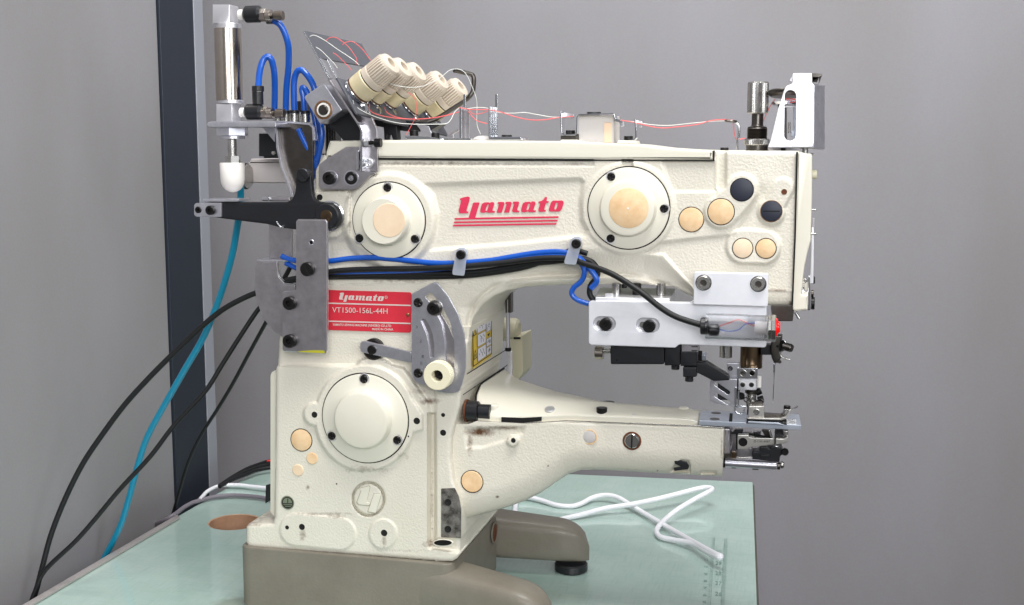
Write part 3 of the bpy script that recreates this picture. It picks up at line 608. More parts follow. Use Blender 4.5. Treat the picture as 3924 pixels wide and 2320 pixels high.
tube('cover_seam', [P(x, y, 10.5) for x, y in [(1815, 1617), (1824, 1615), (1950, 1621), (2010, 1624), (2171, 1613), (2676, 1633), (2770, 1641)]], .55, 'steel', mach, 8, 1)
plate('belt_slot', [(1921, 1600), (2000, 1603), (2075, 1599), (2075, 1614), (2005, 1621), (1921, 1617)], 11.5, 1.5, 'gap_black', bc, .1, 1)
cyl('cover_bolt', P(2306, 1592, 20), (0, 0, 1), 4.8, 7, 'screw_black', bc); cyl('cover_bolt', P(2332, 1546, 70), (0, 0, 1), 5.5, 1.5, 'screw_black', bc)
cyl('bolt_socket', P(1893, 1592, 22), (0, 0, 1), 4.6, 10.5, 'smooth_paint', bc, 1.5)
cyl('recessed_screw', P(2107, 1572, 20), (0, -.35, 1), 4.6, 1.6, 'bright_aluminium', bc, .6); cyl('recessed_screw', P(2429, 1594, 17), (0, 0, 1), 1.6, 1.5, 'bright_aluminium', bc)
for x, y in ((2612, 1585), (2620, 1566)): cyl('recessed_screw', P(x, y, 40), (0, 0, 1), 4.5, .8, 'smooth_paint', bc, .3)
# bed details
yb = 12 - hat('cylinder_bed', 2259, 1675) - .1
p_ = disc('oil_sight', 2259, 1675, yb, 30, [(0, 0), (.86, .2), (.9, .8), (1, .6), (1, 0)], 'tan_plug', bed); disc('lens', 2259, 1675, yb - .8, 24, [(0, .9), (.5, 1.1), (1, .2), (1, -.5)], 'milky', p_)
yb = 12 - hat('cylinder_bed', 2422, 1690) - .1
o = disc('screw_seat', 2422, 1690, yb, 36, [(0, 0), (.8, .1), (.84, .8), (1, .5), (1, -.5)], 'rust', bed); screw(2422, 1690, yb - .3, 29, o, 1.6, 'steel', 'slot', slot=88)
yb = 12 - hat('cylinder_bed', 1809, 1846) - .2
disc('round_plug', 1809, 1846, yb, 45, [(0, .0), (.93, .0), (.93, .35), (1, .35), (1, -1)], 'gap_black', bed)
disc('round_plug', 1809, 1846, yb - .3, 42, [(0, .5), (.94, .5), (1, .1), (1, -.6)], 'tan_plug', bed)
plate('wire_clip', [(2583, 1766), (2606, 1762), (2614, 1768), (2632, 1772), (2641, 1788), (2636, 1800), (2584, 1806), (2581, 1794), (2610, 1790), (2586, 1778)], 14, 2, 'black_plastic', bed, .4, 2)
# ---- round covers
def cover(x, y, r, prof, screws, Y, m='smooth_paint', sr=16, sh=2.2, pr=None, plug=None):
    disc('cover_gap', x, y, Y + .6, r + 3.5, [(0, 0), (1, 0), (1, .5), (0, .5)], 'gap_black', mach, seg=64)
    c = disc('round_cover', x, y, Y, r - 1.5, prof, m, mach, seg=72)
    for sx_, sy_ in screws:
        disc('screw_recess', sx_, sy_, Y - 2.45, sr + 6, [(0, -.5), (.80, -.5), (.82, .3), (.96, .3), (1, -.5)], 'bright_aluminium', c, seg=28)
        screw(sx_, sy_, Y - 1.8, sr, c, 2.2, 'screw_black', 'cross', slot=30)
    return c
cA = cover(1491, 845, 146, [(0, 15), (.45, 15), (.585, 15), (.61, 14), (.63, 4.5), (.67, 3), (.94, 2.6), (1, 1.8), (1, -2)], [(1486, 720), (1379, 913), (1591, 916)], -4.2)
disc('cover_plug', 1491, 845, -19.0, 66, [(0, .6), (.96, .6), (1, .2), (1, 0)], 'pale_plug', cA, seg=48)
cB = cover(2409, 798, 157, [(0, 9), (.6, 9), (.655, 8.4), (.68, 6.5), (.71, 3.2), (.95, 2.6), (1, 1.8), (1, -2)], [(2343, 678), (2545, 800), (2341, 914)], -2.2)
disc('cover_plug', 2409, 798, -11.1, 77, [(0, .6), (.96, .6), (1, .2), (1, 0)], 'tan_plug', cB, seg=48); disc('plug_mark', 2406, 799, -11.9, 4, [(0, .3), (1, .2), (1, 0)], 'white_plastic', cB)
cC = cover(1400, 1603, 174, [(0, 12), (.56, 12), (.61, 11.2), (.64, 9), (.67, 5), (.74, 3), (.95, 2.4), (1, 1.6), (1, -2)], [(1396, 1453), (1273, 1670), (1523, 1686)], -10.2)
# plugs
def plug(x, y, r, m, Y, ring=True, nm='round_plug'):
    Y = -hat('cast_body', x, y) - .1 + Y
    if ring: disc(nm, x, y, Y, r + 3.5, [(0, .02), (1, .02), (1, -.6)], 'gap_black', mach, seg=32)
    return disc(nm, x, y, Y - .05, r, [(0, .7), (.9, .75), (1, .3), (1, -.3)], m, mach, seg=40)
for x, y, r, Y in [(2649, 842, 46, 0), (2763, 812, 49, 0), (1155, 1687, 42, 0), (2935, 953, 37, 0)]: plug(x, y, r, 'tan_plug', Y)
plug(2846, 952, 37, 'pale_plug', 0); plug(1196, 1757, 23, 'tan_plug', 0, False); plug(1142, 1802, 23, 'pale_plug', 0, False)
mat('navy_plug', (44, 48, 60), 0, .5, (200, .1, .1)); plug(2843, 728, 42, 'navy_plug', 0); YS = -hat('cast_body', 2956, 810)
disc('round_plug', 2956, 810, YS - .1, 42, [(0, .1), (.94, .1), (.96, .8), (1, .8), (1, -.6)], 'brass_rust', mach); sp_ = plug(2956, 810, 39, 'navy_plug', -.6, False)
bx('plug_slot', 2924, 808, 2988, 812, YS - 1.6, .3, 'gap_black', sp_, .05)
disc('rust_hole', 3005, 736, -hat('cast_body', 3005, 736), 11, [(0, 0), (1, 0), (1, .3), (0, .3)], 'rust', mach)
# earth mark
em = disc('earth_mark', 1102, 1927, -6.3, 27, [(0, .3), (1, .3), (1, 0)], 'earth_disc', mach)
disc('mark_ring', 1102, 1927, -6.6, 23, [(.84, .25), (1, .25), (1, 0), (.84, 0), (.84, .25)], 'print_dark', em)
for r_ in [(1101, 1911, 1104, 1928), (1085, 1929, 1119, 1932), (1089, 1936, 1115, 1939), (1094, 1943, 1110, 1946)]: bx('mark_bar', *r_, -6.85, .2, 'print_dark', em, .02)
# ---- lettering
GL = [[[(228,150),(235,115),(300,95),(385,75),(430,85),(437,110),(420,190),(375,330),(365,375),(385,390),(412,385),(400,425),(230,428),(205,400),(205,360),(262,150)]],
      [[(510,200),(642,200),(548,520),(412,520)]],
      [[(690,230),(740,200),(830,195),(865,215),(880,190),(940,195),(948,235),(910,365),(925,378),(965,375),(955,412),(820,415),(795,395),(740,415),(670,412),(655,390),(660,330)],[(800,240),(835,240),(835,265),(800,370),(765,378),(765,350)]],
      [[(1015,225),(1030,190),(1150,188),(1162,225),(1105,412),(998,412),(1050,232)]],[[(1175,222),(1195,185),(1300,185),(1315,215),(1258,410),(1152,412),(1210,230)]],
      [[(1330,220),(1350,180),(1460,180),(1470,210),(1425,350),(1440,370),(1480,368),(1468,405),(1345,405),(1320,385),(1325,350),(1365,225)]],
      [[(1545,220),(1595,190),(1685,182),(1720,203),(1735,175),(1800,180),(1812,225),(1765,352),(1780,368),(1825,362),(1810,400),(1675,403),(1650,383),(1595,404),(1525,402),(1510,380),(1515,320)],[(1655,228),(1690,225),(1700,250),(1660,357),(1630,366),(1622,340)]],
      [[(1870,210),(1880,178),(1930,170),(1990,130),(2005,90),(2055,85),(2040,170),(2090,170),(2080,208),(2030,210),(1990,340),(1995,355),(2030,355),(2020,392),(1890,395),(1870,370),(1875,330),(1915,215)]],
      [[(2090,340),(2135,200),(2170,162),(2370,158),(2400,185),(2400,220),(2355,350),(2310,388),(2120,390),(2090,370)],[(2240,205),(2280,205),(2280,235),(2250,330),(2220,355),(2203,340),(2205,310)]]]
BARS = [[(125,525),(2298,488),(2288,522),(115,560)], [(108,600),(2278,562),(2268,595),(98,632)], [(90,665),(2252,630),(2242,662),(80,700)]]
def logo(parent, fn, Y, m, bars, t=.25):
    mes = []
    for g_ in GL + ([[b] for b in BARS] if bars else []):
        L = [[(p.x, p.z) for p in (P(*fn(x, y), Y) for x, y in rounded(lp, 12, 2))] for lp in g_]
        me = curve_mesh(L, t / 2000, 0); me.transform(Matrix.Translation((0, Y / 1000 + t / 2000, 0)) @ Matrix.Rotation(R(90), 4, 'X')); mes.append(me)
    bm = bmesh.new()
    for me in mes: bm.from_mesh(me)
    me = bpy.data.meshes.new('logo_lettering'); bm.to_mesh(me); bm.free(); return mesh_obj('logo_lettering', me, m, parent)
logo(mach, lambda x, y: (1720 + x / 5.457, 740 + y / 5.457), 1.9, 'logo_red', True, .5)
# raised emblem on the column
ye = -hat('cast_body', 1412, 1913)
mat('grime', (176, 170, 150), 0, .6)
for lp_ in ([(1374, 1874), (1413, 1864), (1417, 1868), (1404, 1924), (1418, 1930), (1414, 1938), (1375, 1934), (1368, 1925), (1384, 1882)], [(1433, 1893), (1461, 1893), (1439, 1967), (1410, 1961)]):
    mx_, my_ = sum(p[0] for p in lp_) / len(lp_), sum(p[1] for p in lp_) / len(lp_)
    plate('emblem_groove', [(mx_ + (x - mx_) * 1.13, my_ + (y - my_) * 1.07) for x, y in lp_], ye - .15, .8, 'grime', body, .02, 2); plate('emblem', lp_, ye - .6, 1.2, 'smooth_paint', body, .3, 3)
disc('emblem_ring', 1412, 1913, ye - .05, 66, [(.975, .0), (.98, .25), (1, .25), (1.005, 0), (1.005, -1), (.975, -1), (.975, 0)], 'grime', body, seg=56)
# nameplate
lab = plate('nameplate', [(1250, 1112), (1572, 1121), (1577, 1128), (1575, 1272), (1568, 1276), (1250, 1265)], -1.2, .9, 'label_red', mach, .15, 4)
logo(lab, lambda x, y: (1299.5 + (x - 205) * .0781, 1121 + (y - 75) * .079 + (x - 205) * .0042), -1.45, 'label_silver', False, .2)
for (ya, yb) in ((1160, 1169), (1229, 1238)): plate('line', [(1252, ya), (1574, yb), (1574, yb + 5), (1252, ya + 5)], -1.45, .2, 'label_silver', lab, .02, 0)
def face_text(body, x0, y0, x1, h, slope, Y, m, parent, bold=0, shear=0):
    w_ = x1 - x0; return text_on('lettering', body, lambda u, v: P(x0 + u * w_, y0 + slope * u * w_ - v * h, Y), w_, h, m, parent, bold, shear)
face_text('VT1500-156L-44H', 1273, 1198, 1485, 20.5, .025, -1.5, 'label_silver', lab)
face_text('YAMATO SEWING MACHINE (NINGBO) CO.,LTD.', 1275, 1252, 1500, 12, .022, -1.5, 'label_silver', lab, .022, .25)
face_text('MADE IN CHINA', 1426, 1266, 1507, 8.5, .022, -1.5, 'label_silver', lab, .022)
disc('registered_ring', 1480, 1140, -1.4, 6, [(.82, .15), (1, .15), (1, 0), (.82, 0), (.82, .15)], 'label_silver', lab); face_text('R', 1477.5, 1144, 1482.5, 7, 0, -1.5, 'label_silver', lab)
disc('rivet', 1563, 1207, -1.3, 7, [(0, 1.1), (.6, .9), (1, .2), (1, 0)], 'brass_rust', lab)
# ---- grey cast base with four feet
stand = empty('machine_base', (*P(1400, 2200, 40).xy, 0), mach)
ZT = P(1400, 2128, -6).z * 1000 - .6; ZB = 1.5
# platform: block under the machine
F0 = P(914, 2105, -10); F1 = P(1735, 2160, -10); z1 = ZT / 1000; z0 = ZB / 1000
pts = [Vector((F0.x, -.010, 0)), Vector((F1.x, -.010, 0)), Vector((F1.x + .001, .150, 0)), Vector((F0.x, .150, 0))]
def rp(pts, r): return [Vector((x, y, 0)) for x, y in rounded([(p.x, p.y) for p in pts], r, 5)]
slab_world('platform', rp(pts, .012), ZT, ZT - ZB, 'base_paint', stand, 2.0)
# flange skirt of the upper casting is part of the body relief; legs reach out to the right front and right rear
def leg(name, root, tip, hw0, hw1, zt0, zt1, zb):
    # soft tapered beam: root/tip centre lines, half widths, top heights (mm)
    V = []; F = []; n = 22; K = 28; d = (tip - root); L = d.length; d.normalize(); s = Vector((-d.y, d.x, 0))
    for i in range(n + 1):
        t = i / n; te = 1 - max(0, (t - .72) / .28) ** 2.4; te = max(te, .0) ** .5; te = max(te, .06)
        c = root + d * L * t; hw = (hw0 + (hw1 - hw0) * t) * te; zt = zt0 + (zt1 - zt0) * t; top = zb + (zt - zb) * (.35 + .65 * te)
        for k in range(K):
            a = 2 * math.pi * k / K; ca, sa = math.cos(a), math.sin(a); e_ = .5
            px_ = math.copysign(abs(ca) ** e_, ca); pz = math.copysign(abs(sa) ** e_, sa)
            V.append(Vector((*(c + s * px_ * hw / 1000).xy, ((top + zb) / 2 + pz * (top - zb) / 2) / 1000)))
    for i in range(n):
        for k in range(K): F.append((i * K + k, i * K + (k + 1) % K, (i + 1) * K + (k + 1) % K, (i + 1) * K + k))
    F.append(tuple(range(K))); F.append(tuple(range(len(V) - 1, len(V) - 1 - K, -1)))
    return raw(name, V, F, 'base_paint', stand, 50)
rx = F1.x
T1 = Q(2190, 2197, 0)
fy = T1.y + .008
ccy = PX(1893, 2042, F1.x + .002).y; print('BASE', ZT, T1, ccy, rx)
leg('leg', Vector((rx - .03, ccy + .036, 0)), Vector((T1.x + .016, fy + .004, 0)), 24, 17, ZT - 2, 49, 11)
leg('leg', Vector((rx - .03, .014, 0)), Vector((rx + .092, -.012, 0)), 24, 20, ZT - 4, 43, 1.5)
tx = T1.x
cyl('rubber_foot', Vector((tx - .002, fy, 0)), (0, 0, 1), 17, 9, 'black_plastic', stand, 1.5); pass
c = Vector((F1.x + .0015, P(1892, 2042, 60).y, 0)); cc = PX(1893, 2042, F1.x + .002)
h = lathe('cross_hole', cc, (1, 0, 0), [(0, .2), (9.2, .2), (9.2, 1.2), (11, 1.4), (11, 0)], 'base_paint', stand); lathe('hole_bore', cc + Vector((.0004, 0, 0)), (1, 0, 0), [(0, 0), (9.1, 0), (9.1, .4), (0, .4)], 'rust', h)
# machine flange: left back plate strip
plate('back_plate', [(1034, 1440), (1040, 1425), (1060, 1420), (1070, 1985), (1050, 1984), (1034, 1965)], 8, 60, 'smooth_paint', mach, 1.5, 8)

# ---- cable clips (translucent straps with socket screws)
def clip(x, y, sx0, sy0, sx1, sy1, tilt):
    c = plate('cable_clip', [(x - 20, y - 18), (x - 8, y - 26), (x + 12, y - 26), (x + 22, y - 14), (x + 21 - tilt, sy1 - 5), (x + 18 - tilt, sy1 + 4), (x - 24 - tilt, sy1), (x - 26 - tilt, sy1 - 10)], -14.5, 1.0, 'strap', mach, .2, 5)
    disc('clip_washer', x, y, -2, 24, [(0, 0), (1, 0), (1, 12.3), (0, 12.3)], 'milky', c); screw(x, y, -15, 18, c, 4)
clip(1769, 976, 0, 0, 0, 1054, 10); clip(2210, 934, 0, 0, 0, 1012, 22)

# ---- lower lever, slotted gauge plate and thumb wheel
lv = plate('feed_lever', [(1380, 1313), (1394, 1306), (1577, 1350), (1576, 1392), (1386, 1351), (1379, 1342)], -9, 3, 'zinc', mach, .5, 8)
disc('lever_pivot', 1436, 1337, -2, 42, [(0, 5), (.85, 5), (1, 4), (1, 0)], 'screw_black', lv); screw(1426, 1341, -9, 18, lv, 2, kind='slot', slot=60)
gp = plate('gauge_plate', cv(1200, 1000, 1.855, [(700, 235), (850, 155), (880, 155), (960, 250), (1030, 380), (1070, 500), (1085, 640), (1085, 760), (1060, 880), (1030, 935), (950, 942), (880, 930), (830, 895), (740, 870), (712, 840), (700, 800)]),
           -13, 2.2, 'zinc', mach, .4, 7, [cv(1200, 1000, 1.855, [(765, 430), (780, 414), (800, 420), (830, 470), (850, 530), (860, 600), (858, 690), (832, 690), (822, 600), (805, 520)]),
            cv(1200, 1000, 1.855, [(800, 262), (808, 238), (828, 230), (850, 236), (925, 340), (975, 440), (1000, 560), (1005, 660), (1000, 760), (950, 760), (938, 660), (938, 580), (915, 450), (850, 320)])])
for x, y in ((1603, 1160), (1603, 1430)): screw(x, y, -13, 18, gp, 1.6, kind='cross')
disc('washer', 1667, 1181, -13, 31, [(0, 0), (1, 0), (1, .8), (0, .8)], 'steel', gp); screw(1665, 1181, -13.8, 25, gp, 5)
plate('backing_plate', cv(1200, 1000, 1.855, [(740, 400), (880, 330), (960, 460), (1020, 600), (1030, 800), (900, 860), (740, 800)]), -10.5, 1.2, 'worn_zinc', gp, .3, 4); bx('spacer', 1590, 1200, 1620, 1400, -10.6, 4, 'zinc', gp)
kn = disc('thumb_wheel', 1688, 1434, -15, 56, [(.38, 0), (.38, 9), (.42, 10.5), (.95, 10.5, 1), (1, 9.5, 1), (1, 0, 1), (0, 0)], 'knob_cream', mach, seg=96, knurl=.035, sharp=20); screw(1688, 1434, -16, 20, kn, 2)
disc('washer', 1686, 1450, -13.1, 38, [(0, 0), (1, 0), (1, .8), (0, .8)], 'steel', gp)
for (s_, x, y) in (('3', 1596, 1253), ('2', 1612, 1307), ('1', 1620, 1366), ('0', 1614, 1392)): face_text(s_, x - 4, y + 6, x + 4, 11, 0, -13.3, 'chrome', gp)

# ---- aluminium sensor bracket
ub = plate('sensor_bracket', [(2660, 1043), (2945, 1049), (2942, 1176), (2657, 1168)], -20, 6, 'aluminium', mach, .6, 8)
for x, y in ((2696, 1084), (2906, 1089)):
    disc('screw_recess', x, y, -20, 31, [(0, .2), (1, .2), (1, 0)], 'dark_steel', ub); screw(x, y, -20.1, 28, ub, 2.6, 'steel')
lb = plate('mounting_plate', [(2256, 1160), (2262, 1154), (2645, 1160), (2660, 1150), (2938, 1168), (2936, 1328), (2928, 1333), (2603, 1321), (2596, 1326), (2588, 1334), (2265, 1323), (2256, 1315)], -13.6, 7, 'aluminium', mach, .6, 5,
           [capsule(2300, 1241, 2332, 1242, 27), capsule(2464, 1246, 2500, 1248, 27)])
for x0, y0, x, y in ((2300, 1241, 2324, 1241), (2464, 1246, 2490, 1248)):
    plate('slot_floor', capsule(x0 - 4, y0, x0 + 36, y0 + 1, 28), -9.6, 2, 'bright_aluminium', lb, .1, 0); plate('slot_hole', capsule(x0 - 2, y0 - 1, x0 + 16, y0, 12), -9.8, .3, 'steel', lb, .05, 0)
    screw(x, y, -10, 24, lb, 6.5)
ZS = P(2280, 1130, -4).z * 1000
sb_ = slabz('slide_block', [(2279, 1139), (2570, 1144), (2590, 1106), (2300, 1102)], ZS - 1, 6, 'bright_aluminium', mach, .6, 5)
for x, m_, r in ((2362, 'steel', 17), (2533, 'steel', 18)): vcyl('guide_post', x, 1085, 1132, r, m_, sb_, 12)
vcyl('guide_post', 2440, 1085, 1135, 17, 'screw_black', sb_, 12); vcyl('guide_post', 2392, 1085, 1104, 11, 'screw_black', sb_, 14)
bx('rod_clamp', 2318, 1126, 2350, 1160, -6, 4, 'bright_aluminium', sb_)
# actuator below
ac = bx('actuator', 2339, 1318, 2545, 1398, -6, 20, 'black_metal', mach, 1.4, 8)
bx('end_block', 2547, 1322, 2606, 1402, -6, 20, 'black_metal', ac, .8, 3); bx('valve_body', 2608, 1349, 2669, 1404, -8, 20, 'black_metal', ac, .6, 2); bx('valve_top', 2612, 1322, 2676, 1350, -4, 16, 'worn_zinc', ac, .4, 2)
for y in (1328, 1342): bx('slot', 2650, y, 2674, y + 3, -4.2, .4, 'gap_black', ac, .05)
bx('port_block', 2617, 1408, 2669, 1446, -8, 14, 'black_metal', ac, .8, 4); vcyl('port_screw', 2641, 1446, 1462, 16, 'black_plastic', ac, -2); vcyl('port_screw', 2588, 1402, 1416, 16, 'black_plastic', ac, 0)
hcyl('stem', 2313, 2340, 1345, 10, 'steel', ac, 2); hcyl('adjusting_knob', 2281, 2313, 1352, 25, 'tube_steel', ac, 2, knurl=0)
hcyl('hex_nut', 2676, 2690, 1364, 22, 'screw_black', ac, 0, seg=6); hcyl('hex_nut', 2691, 2706, 1366, 19, 'plate_steel', ac, 0, seg=6)
disc('dimple', 2364, 1380, -6, 4, [(0, 0), (1, 0), (1, .3), (0, .3)], 'gap_black', ac)
plate('swing_arm', [(2668, 1392), (2705, 1387), (2790, 1440), (2796, 1458), (2735, 1462), (2700, 1444), (2668, 1428)], -4, 10, 'black_metal', mach, .8, 4)
# photo sensor in clear tube
SY = -30; a = P(2705, 1250, SY); rr = mpp(a) * 49 * 1000; Lc = (P(2942, 1250, SY).x - a.x) * 1000
sen = empty('photo_sensor', a, mach)
lathe('clear_tube', a, (1, 0, 0), [(rr - 1.4, 0), (rr - .3, 0), (rr, .4), (rr, Lc * .5), (rr, Lc * .66)] + [(rr - (.35 if i % 2 else 0), Lc * (.67 + .3 * i / 16)) for i in range(17)] + [(rr, Lc), (rr - 1.4, Lc), (rr - 1.4, .1), (rr - 1.4, 0)], 'clear', sen, 48)
cyl('cable_gland', a + Vector((-.0042, 0, 0)), (1, 0, 0), 7.0, 6, 'black_plastic', sen, .6); cyl('gland_body', a + Vector((.002, 0, -.003)), (1, 0, 0), 5, 9, 'black_plastic', sen, 1.5)
tube('wire', [a + Vector((x / 1000, 0, z / 1000)) for x, z in ((10, 0), (18, 3), (26, 6), (34, 3), (40, 1))], .4, 'red_wire', sen, 8); tube('wire', [a + Vector((x / 1000, -.001, z / 1000)) for x, z in ((10, -2), (18, -3.5), (26, -2), (32, 3), (40, 4))], .4, 'blue_hose', sen, 8)
cyl('sensor_core', a + Vector((Lc * .8 / 1000, 0, 0)), (1, 0, 0), 5.4, Lc * .19, 'milky', sen)
e_ = a + Vector((Lc / 1000 + .0003, 0, 0)); lathe('lock_nut', e_, (1, 0, 0), [(0, 0), (rr + .2, 0), (rr + .5, .5), (rr - .2, 2.6), (rr + .6, 3.2), (rr + .6, 5.6), (rr, 6.3), (0, 6.3)], 'steel', sen, 8, sharp=20)
lathe('red_lens', e_ + Vector((.0063, 0, .001)), (1, 0, 0), [(0, 3.2), (3.6, 3.1), (4.6, 2.4), (4.8, 1.4), (6.6, 1.2), (7.2, .6), (7.4, 0), (0, 0)], 'red_led', sen, 32)
plate('guard_tab', [(2953, 1171), (3044, 1173), (3038, 1232), (2960, 1232)], 3, 2, 'dark_steel', mach, .3, 5)
tube('thread_pin', [P(3047, 1196, 40), P(3063, 1222, 40)], 1.3, 'steel', mach, 8)
# ---- needle bar side
vcyl('guide_pin', 2781, 1318, 1370, 24, 'steel', mach, 45); nb = vcyl('presser_bushing', 2878, 1300, 1409, 42, 'bronze_steel', mach, 55)
nh = plate('needle_holder', [(2955, 1285), (2998, 1287), (2994, 1345), (2992, 1375), (2984, 1393), (2966, 1393), (2956, 1372), (2953, 1345)], 40, 12, 'dark_steel', mach, 1.5, 5)
bx('holder_arm', 2915, 1322, 2958, 1361, 46, 10, 'black_metal', nh); disc('holder_screw', 2979, 1328, 40, 5, [(0, .3), (1, .2), (1, 0)], 'gap_black', nh)
for dx in (0,): lathe('needle', P(2962 + dx * .3, 1549, 44 - dx), (P(2968 + dx, 1390, 44 - dx) - P(2962 + dx * .3, 1549, 44 - dx)), [(0, 0), (.2, 2), (.42, 6), (.45, 20), (.5, 24), (.85, 29), (.85, 38)], 'chrome', nh, 10)
s0, s1 = P(3000, 1326, 40), P(3040, 1337, 36); dv_ = s1 - s0
lathe('clamp_spring', s0, dv_, [(0, 0)] + [(3.2 + (.5 if i % 2 else 0), .6 + i * .62) for i in range(13)] + [(3, 8.8), (0, 8.8)], 'dark_steel', nh, 20)
lathe('spring_washer', s0, dv_, [(0, -1), (5, -1), (5, .6), (0, .6)], 'screw_black', nh)
tube('thread_hook', [P(x, y, 40) for x, y in ((2989, 1350), (2990, 1360), (2994, 1367), (3004, 1372), (3027, 1379))], .7, 'steel', nh, 8); tube('thread_hook', [P(x, y, 40) for x, y in ((3003, 1304), (3010, 1312), (3013, 1322), (3009, 1330))], .6, 'chrome', nh, 8)
disc('holder_lug', 2988, 1387, 41, 7, [(0, 1), (.9, 1), (1, 0)], 'dark_steel', nh)
pc = empty('presser_clamp', P(2860, 1450, 36), mach)
bx('clamp_block', 2824, 1411, 2903, 1453, 32, 12, 'chrome', pc, .6, 4)
for x in (2847, 2882): disc('socket_screw', x, 1431, 32, 14, [(0, -.5), (.72, -.5), (.76, .9), (.95, .9), (1, .3), (1, 0)], 'steel', pc); disc('socket_hole', x, 1431, 32.2, 9.6, [(0, .2), (1, .2), (1, 0)], 'screw_black', pc)
bx('white_block', 2829, 1455, 2898, 1496, 31, 12, 'bright_aluminium', pc, .4, 1)
for x in (2846, 2880): disc('socket_screw', x, 1475, 31, 10, [(0, 0), (.7, 0), (.74, .3), (1, .25), (1, 0)], 'steel', pc); disc('socket_hole', x, 1475, 31, 7.3, [(0, .3), (1, .3), (1, 0)], 'gap_black', pc)
vcyl('presser_bar', 2878, 1408, 1500, 20, 'dark_steel', pc, 48); vcyl('bar_collar', 2877, 1497, 1507, 22, 'dark_steel', pc, 44); vcyl('presser_stem', 2878, 1507, 1556, 18, 'steel', pc, 44)
vcyl('white_roller', 2907, 1441, 1485, 10, 'white_plastic', pc, 60)
disc('set_screw', 2840, 1517, 40, 14, [(0, 4), (.7, 4), (1, 3), (1, 0)], 'screw_black', pc); disc('spring_ring', 2859, 1531, 38, 10, [(.6, 1), (1, 1), (1, 0), (.6, 0), (.6, 1)], 'dark_steel', pc); cyl('clamp_screw', P(2896, 1506, 46), (1, 0, .5), 3, 5, 'screw_black', pc); cyl('clamp_screw', P(2904, 1532, 44), (1, 0, .3), 2.6, 5, 'screw_black', pc)
tube('spring_wire', [P(x, y, 34) for x, y in ((2860, 1540), (2867, 1546), (2915, 1547), (2925, 1538), (2918, 1530))], .7, 'dark_steel', pc, 8)
tube('spring_wire', [P(x, y, 34) for x, y in ((2862, 1545), (2866, 1560), (2864, 1590))], .6, 'dark_steel', pc, 8)
ft = bx('presser_foot', 2868, 1556, 2928, 1602, 22, 8, 'bright_steel', mach, .9, 5)
disc('foot_pin', 2899, 1579, 22, 12, [(0, .1), (.8, .1), (.84, .5), (1, .4), (1, 0)], 'steel', ft); bx('foot_neck', 2880, 1540, 2920, 1560, 28, 8, 'dark_steel', ft)
plate('foot_sole', [(2862, 1602), (2930, 1603), (2988, 1604), (3008, 1597), (3018, 1586), (3024, 1572), (3028, 1574), (3026, 1590), (3014, 1606), (2994, 1612), (2930, 1611), (2866, 1608)], 20, 9, 'bright_steel', ft, .4, 3)
plate('foot_bridge', [(2926, 1586), (2990, 1590), (3004, 1584), (3006, 1592), (2990, 1598), (2926, 1596)], 26, 6, 'dark_steel', ft, .4, 2)
plate('toe_strap', [(3000, 1588), (3001, 1572), (3006, 1569), (3032, 1571), (3033, 1576), (3010, 1576), (3008, 1590)], 20, 6, 'steel', ft, .3, 2)
vcyl('toe_screw', 3016, 1555, 1568, 13, 'screw_black', ft, 24); tube('thread_finger', [P(x, y, 24) for x, y in ((3026, 1574), (3034, 1570), (3046, 1564), (3057, 1557))], .7, 'steel', ft, 8)
# side guide fixture
fx = plate('slotted_guide', [(2720, 1460), (2726, 1453), (2824, 1454), (2822, 1560), (2812, 1558), (2735, 1545), (2723, 1537), (2720, 1526)], 26, 1.6, 'zinc', mach, .3, 4,
           [capsule(2743, 1472, 2790, 1505, 7.5), capsule(2746, 1516, 2791, 1544, 8)])
bx('guide_edge', 2815, 1486, 2823, 1562, 24.5, 5, 'chrome', fx, .4); plate('fixing_lug', [(2786, 1392), (2832, 1392), (2830, 1454), (2792, 1452), (2790, 1430), (2784, 1412)], 34, 8, 'zinc', fx, .6, 3)
disc('lug_screw', 2799, 1412, 34, 9, [(0, 0), (.55, 0), (.6, .8), (1, .6), (1, 0)], 'screw_black', fx); bx('black_slide', 2750, 1468, 2800, 1534, 30, 6, 'black_metal', fx)
tube('thread_loop', [P(x, y, 26) for x, y in ((2816, 1556), (2816, 1570), (2822, 1581), (2836, 1587), (2848, 1580), (2852, 1566))], .8, 'chrome', fx, 8); tube('thread_loop', [P(x, y, 26) for x, y in ((2830, 1500), (2829, 1545), (2826, 1560), (2840, 1558), (2858, 1560))], .8, 'chrome', fx, 8)
bx('guide_bracket', 2824, 1440, 2834, 1530, 34, 6, 'dark_steel', fx)
# ---- needle plate and feed
ZP = P(2800, 1617, 12).z * 1000
npl = slabz('needle_plate', [(2677, 1612), (3070, 1630), (3062, 1588), (2686, 1573)], ZP, 4.2, 'plate_steel', mach, .3, 2)
for x, y in ((2744, 1583), (2739, 1606)):
    c = Q(x, y, ZP); cyl('countersunk_screw', c + Vector((0, 0, -.0006)), (0, 0, 1), 4.3, .85, 'dark_steel', npl, .2)
bxz = lambda nm, pts, dz, t, m_: slabz(nm, pts, ZP + dz, t, m_, npl, .05, 0)
bxz('plate_slot', [(2793, 1616), (2806, 1616), (2808, 1585), (2796, 1584)], .15, .2, 'gap_black'); bxz('plate_slot', [(2860, 1622), (3016, 1628), (3014, 1606), (2862, 1602)], .15, .2, 'gap_black')
for i in range(24):
    x = 2866 + i * 6.2; plate('feed_tooth', [(x - 3, 1622 + i * .25), (x, 1611 + i * .25), (x + 3, 1622 + i * .25)], 16, 6, 'chrome', npl, .1, 0)
for i in range(5): bxz('plate_finger', [(3014, 1606 + i * 4), (3050, 1607 + i * 4), (3050, 1608.5 + i * 4), (3014, 1607.5 + i * 4)], .5, .4, 'steel')
